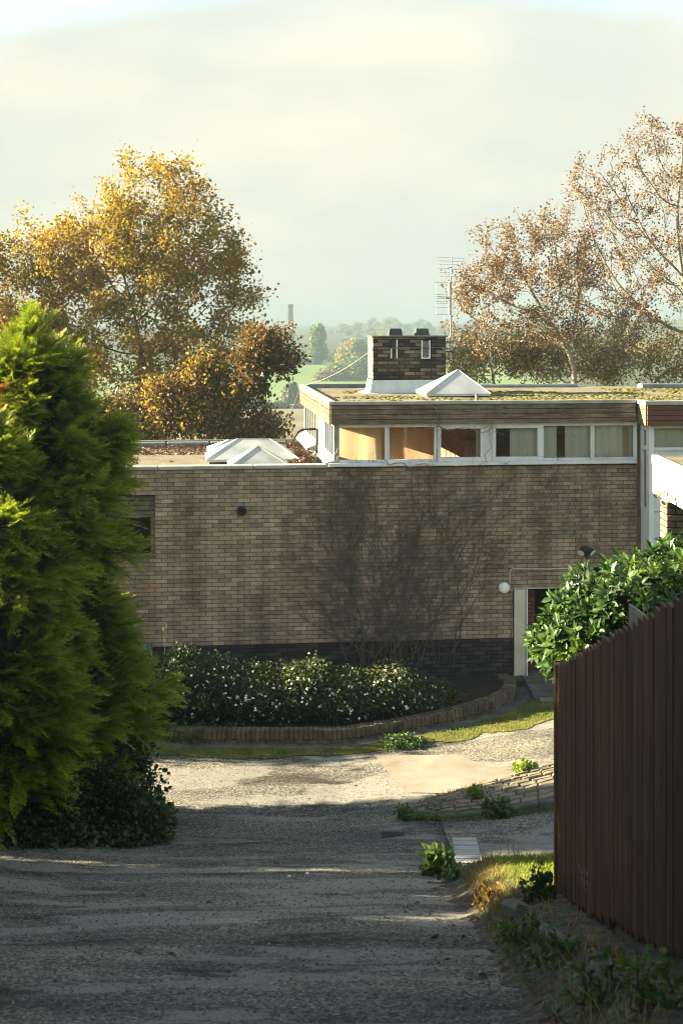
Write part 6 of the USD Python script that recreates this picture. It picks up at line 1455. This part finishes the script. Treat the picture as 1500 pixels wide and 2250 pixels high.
for k, (px, py, lab) in enumerate(((1413, 2130, 'large yellow dandelion-like flower near the fence foot'), (1357, 2103, 'small yellow flower on a thin stem near the verge edge'), (1354, 2122, 'pale yellow flower head just below another'), (1302, 2150, 'small yellow flower low at the edge of the drive'), (1078, 1872, 'orange-yellow flower left of three in front of the side drive'), (1098, 1876, 'orange-yellow flower low in the middle before the side drive'), (1115, 1856, 'orange-yellow flower before the side drive, left of the highest'), (1126, 1853, 'highest orange-yellow flower before the side drive'))):
    Yf = 8.3 if k < 4 else 14.2; p = P(px, py, Yf); gz = float(ground_z(p[0], p[1])); hgt = max(p[2] - gz, .05)
    t = thing('yellow_flower', lab, 'flower', (p[0], Yf, gz))
    obj('stem', MB().tube([(.02, 0, 0), (.01, 0, hgt * .5), (0, 0, hgt)], .0025, 4).mesh(), MAT['weed'], t)
    m = MB(); rr = .019 if k == 0 else .013
    for j in range(12):
        a = j / 12 * 6.283; m.add(np.array([[0, 0, 0], [math.cos(a - .22) * rr * .7, math.sin(a - .22) * rr * .7, .006], [math.cos(a) * rr, math.sin(a) * rr, .002], [math.cos(a + .22) * rr * .7, math.sin(a + .22) * rr * .7, .006]]) + [0, 0, hgt], np.array([[0, 1, 2], [0, 2, 3]]))
    v, f = m.mesh(); v = v - [0, 0, hgt]; v, f = xf((v, f), (0, 0, hgt), rx=.8); obj('petals', (v, f), MAT['petal'], t)
# tall dry stalks
def stalk(name, label, px, py_b, py_t, Y, mat, n=6, spread=.05, seed=0, cat='weed'):
    r = np.random.default_rng(seed); b = P(px, py_b, Y); h = (py_b - py_t) * Y / 3125; t = thing(name, label, cat, b)
    m = MB(); hd = MB()
    for k in range(n):
        q = np.array([r.normal(0, spread * 2), r.normal(0, spread), h * r.uniform(.6, 1)]); m.tube([(0, 0, 0), q * .5 + r.normal(0, .01, 3), q], [.003, .0025, .0015], 4)
        for j in range(7): c = q * r.uniform(.6, 1) + r.normal(0, .008, 3); hd.tube([c, c + r.normal(0, .02, 3) + [0, 0, .015]], [.005, .002], 3)
    obj('stalks', m.mesh(), MAT[mat], t, kind='stuff'); obj('seed_heads', hd.mesh(), MAT[mat], t, kind='stuff')
stalk('dry_stalk', 'pale brown dry weed standing against the fence', 1300, 2000, 1905, 9.8, 'vine_pale', 12, .035, 1)
stalk('dark_stalk', 'dark seed-headed stalks standing before the lawn', 1172, 1990, 1885, 10.9, 'vine', 6, .03, 2)
stalk('tall_stem', 'single thin straw stem rising in front of the brick wall by the conifer', 361, 1440, 1365, 24.2, 'dry_stem' if 'dry_stem' in MAT else 'vine_pale', 2, .01, 3)
# leaves and stones lying about
r = np.random.default_rng(161)
pos = np.vstack([scatter(26, lambda: (r.uniform(.6, 1.15), r.uniform(8, 14)), drive_z, .012), scatter(26, lambda: (r.uniform(-3.4, 1), r.uniform(9, 23)), drive_z, .012), scatter(110, lambda: (r.uniform(1.05, 1.6), r.uniform(7, 13)), ground_z, .03)])
for k, p in enumerate(pos[:12]):
    pass
instancer('fallen_leaves', None, [('leaf', leaf_fold, MAT['dead_leaf'], False)], pos, quats(np.c_[r.normal(0, 1, (len(pos), 2)), r.normal(0, .15, len(pos))], r.normal(0, .3, len(pos))), r.uniform(.04, .09, len(pos)), label='scattered brown leaves lying on the drive and its verge', cat='leaves')
stn = trimesh.creation.icosphere(1, 1.0); stn.vertices *= (1 + .25 * rng.normal(0, 1, stn.vertices.shape)); stn.vertices[:, 2] *= .6
for k, (px, py, rr, lab) in enumerate(((955, 1925, .03, 'white pebble at the foot of the dock weed'), (675, 1921, .018, 'small white stone lying on the middle of the drive'), (635, 1927, .016, 'small pale stone left of the white one on the drive'))):
    obj('pebble', (stn.vertices * rr + on_ground(px, py) + [0, 0, rr * .3], stn.faces), MAT['white_wall'], None, True, label=lab, cat='stone')
# loose chippings on the drive
gp = []
while len(gp) < 9000:
    x, y_ = r.uniform(-4, 1.1), r.uniform(5.5, 22.8)
    gp.append((x, y_))
gp = np.array(gp); gp = np.c_[gp, drive_z(gp[:, 0], gp[:, 1]) + .002]
instancer('chippings', None, [('chip', (stn.vertices, stn.faces), MAT['chip'] if 'chip' in MAT else MAT['concrete'], False), ('grey_chip', (stn.vertices, stn.faces), MAT['concrete'], False), ('dark_chip', (stn.vertices, stn.faces), MAT['dark_concrete'], False)], gp, quats(r.normal(0, 1, (len(gp), 3)) * [1, 1, .2], r.uniform(0, 6, len(gp))), r.uniform(.004, .011, len(gp)), label='loose stone chippings scattered over the worn tarmac', cat='gravel')
# broken kerb stones on the verge
for k, (x, y_, l, lab) in enumerate(((1.32, 10.75, .5, 'half-buried grey kerb stone below the fence end'), (1.36, 9.0, .75, 'long mossy kerb stone at the verge under the fence'), (1.38, 7.6, .6, 'tilted grey kerb stone near the lower right corner'))):
    z = float(ground_z(x, y_)); v, f = box((-.06, -l / 2, -.1), (.06, l / 2, .09), .02); v = v + .012 * rng.normal(0, 1, v.shape); R_ = trimesh.transformations.euler_matrix(-.28, .12 - .1 * k, .08 - .1 * k)[:3, :3]
    obj('kerb_stone', (v @ R_.T + [x, y_, z], f), MAT['dark_concrete'], None, label=lab, cat='kerb stone')

# ---------------------------------------------------------------- haze over the valley
hz = np.array([[x, y_, z] for x in (-930, 930) for y_ in (-100, 2240) for z in (-18, 17)], float)
hazemat = usdkit.material(stage, '/World/Looks/haze_air', {'v': ('principled_volume', {'color': (0.2, 0.275, 0.31), 'density': 0.00105, 'anisotropy': 0.0})}, [], volume='v.volume')
obj('haze', (hz, np.array([[0, 1, 3, 2], [4, 6, 7, 5], [0, 4, 5, 1], [2, 3, 7, 6], [0, 2, 6, 4], [1, 5, 7, 3]])), hazemat, None, label='pale autumn haze lying over the valley', cat='haze', kind='stuff')
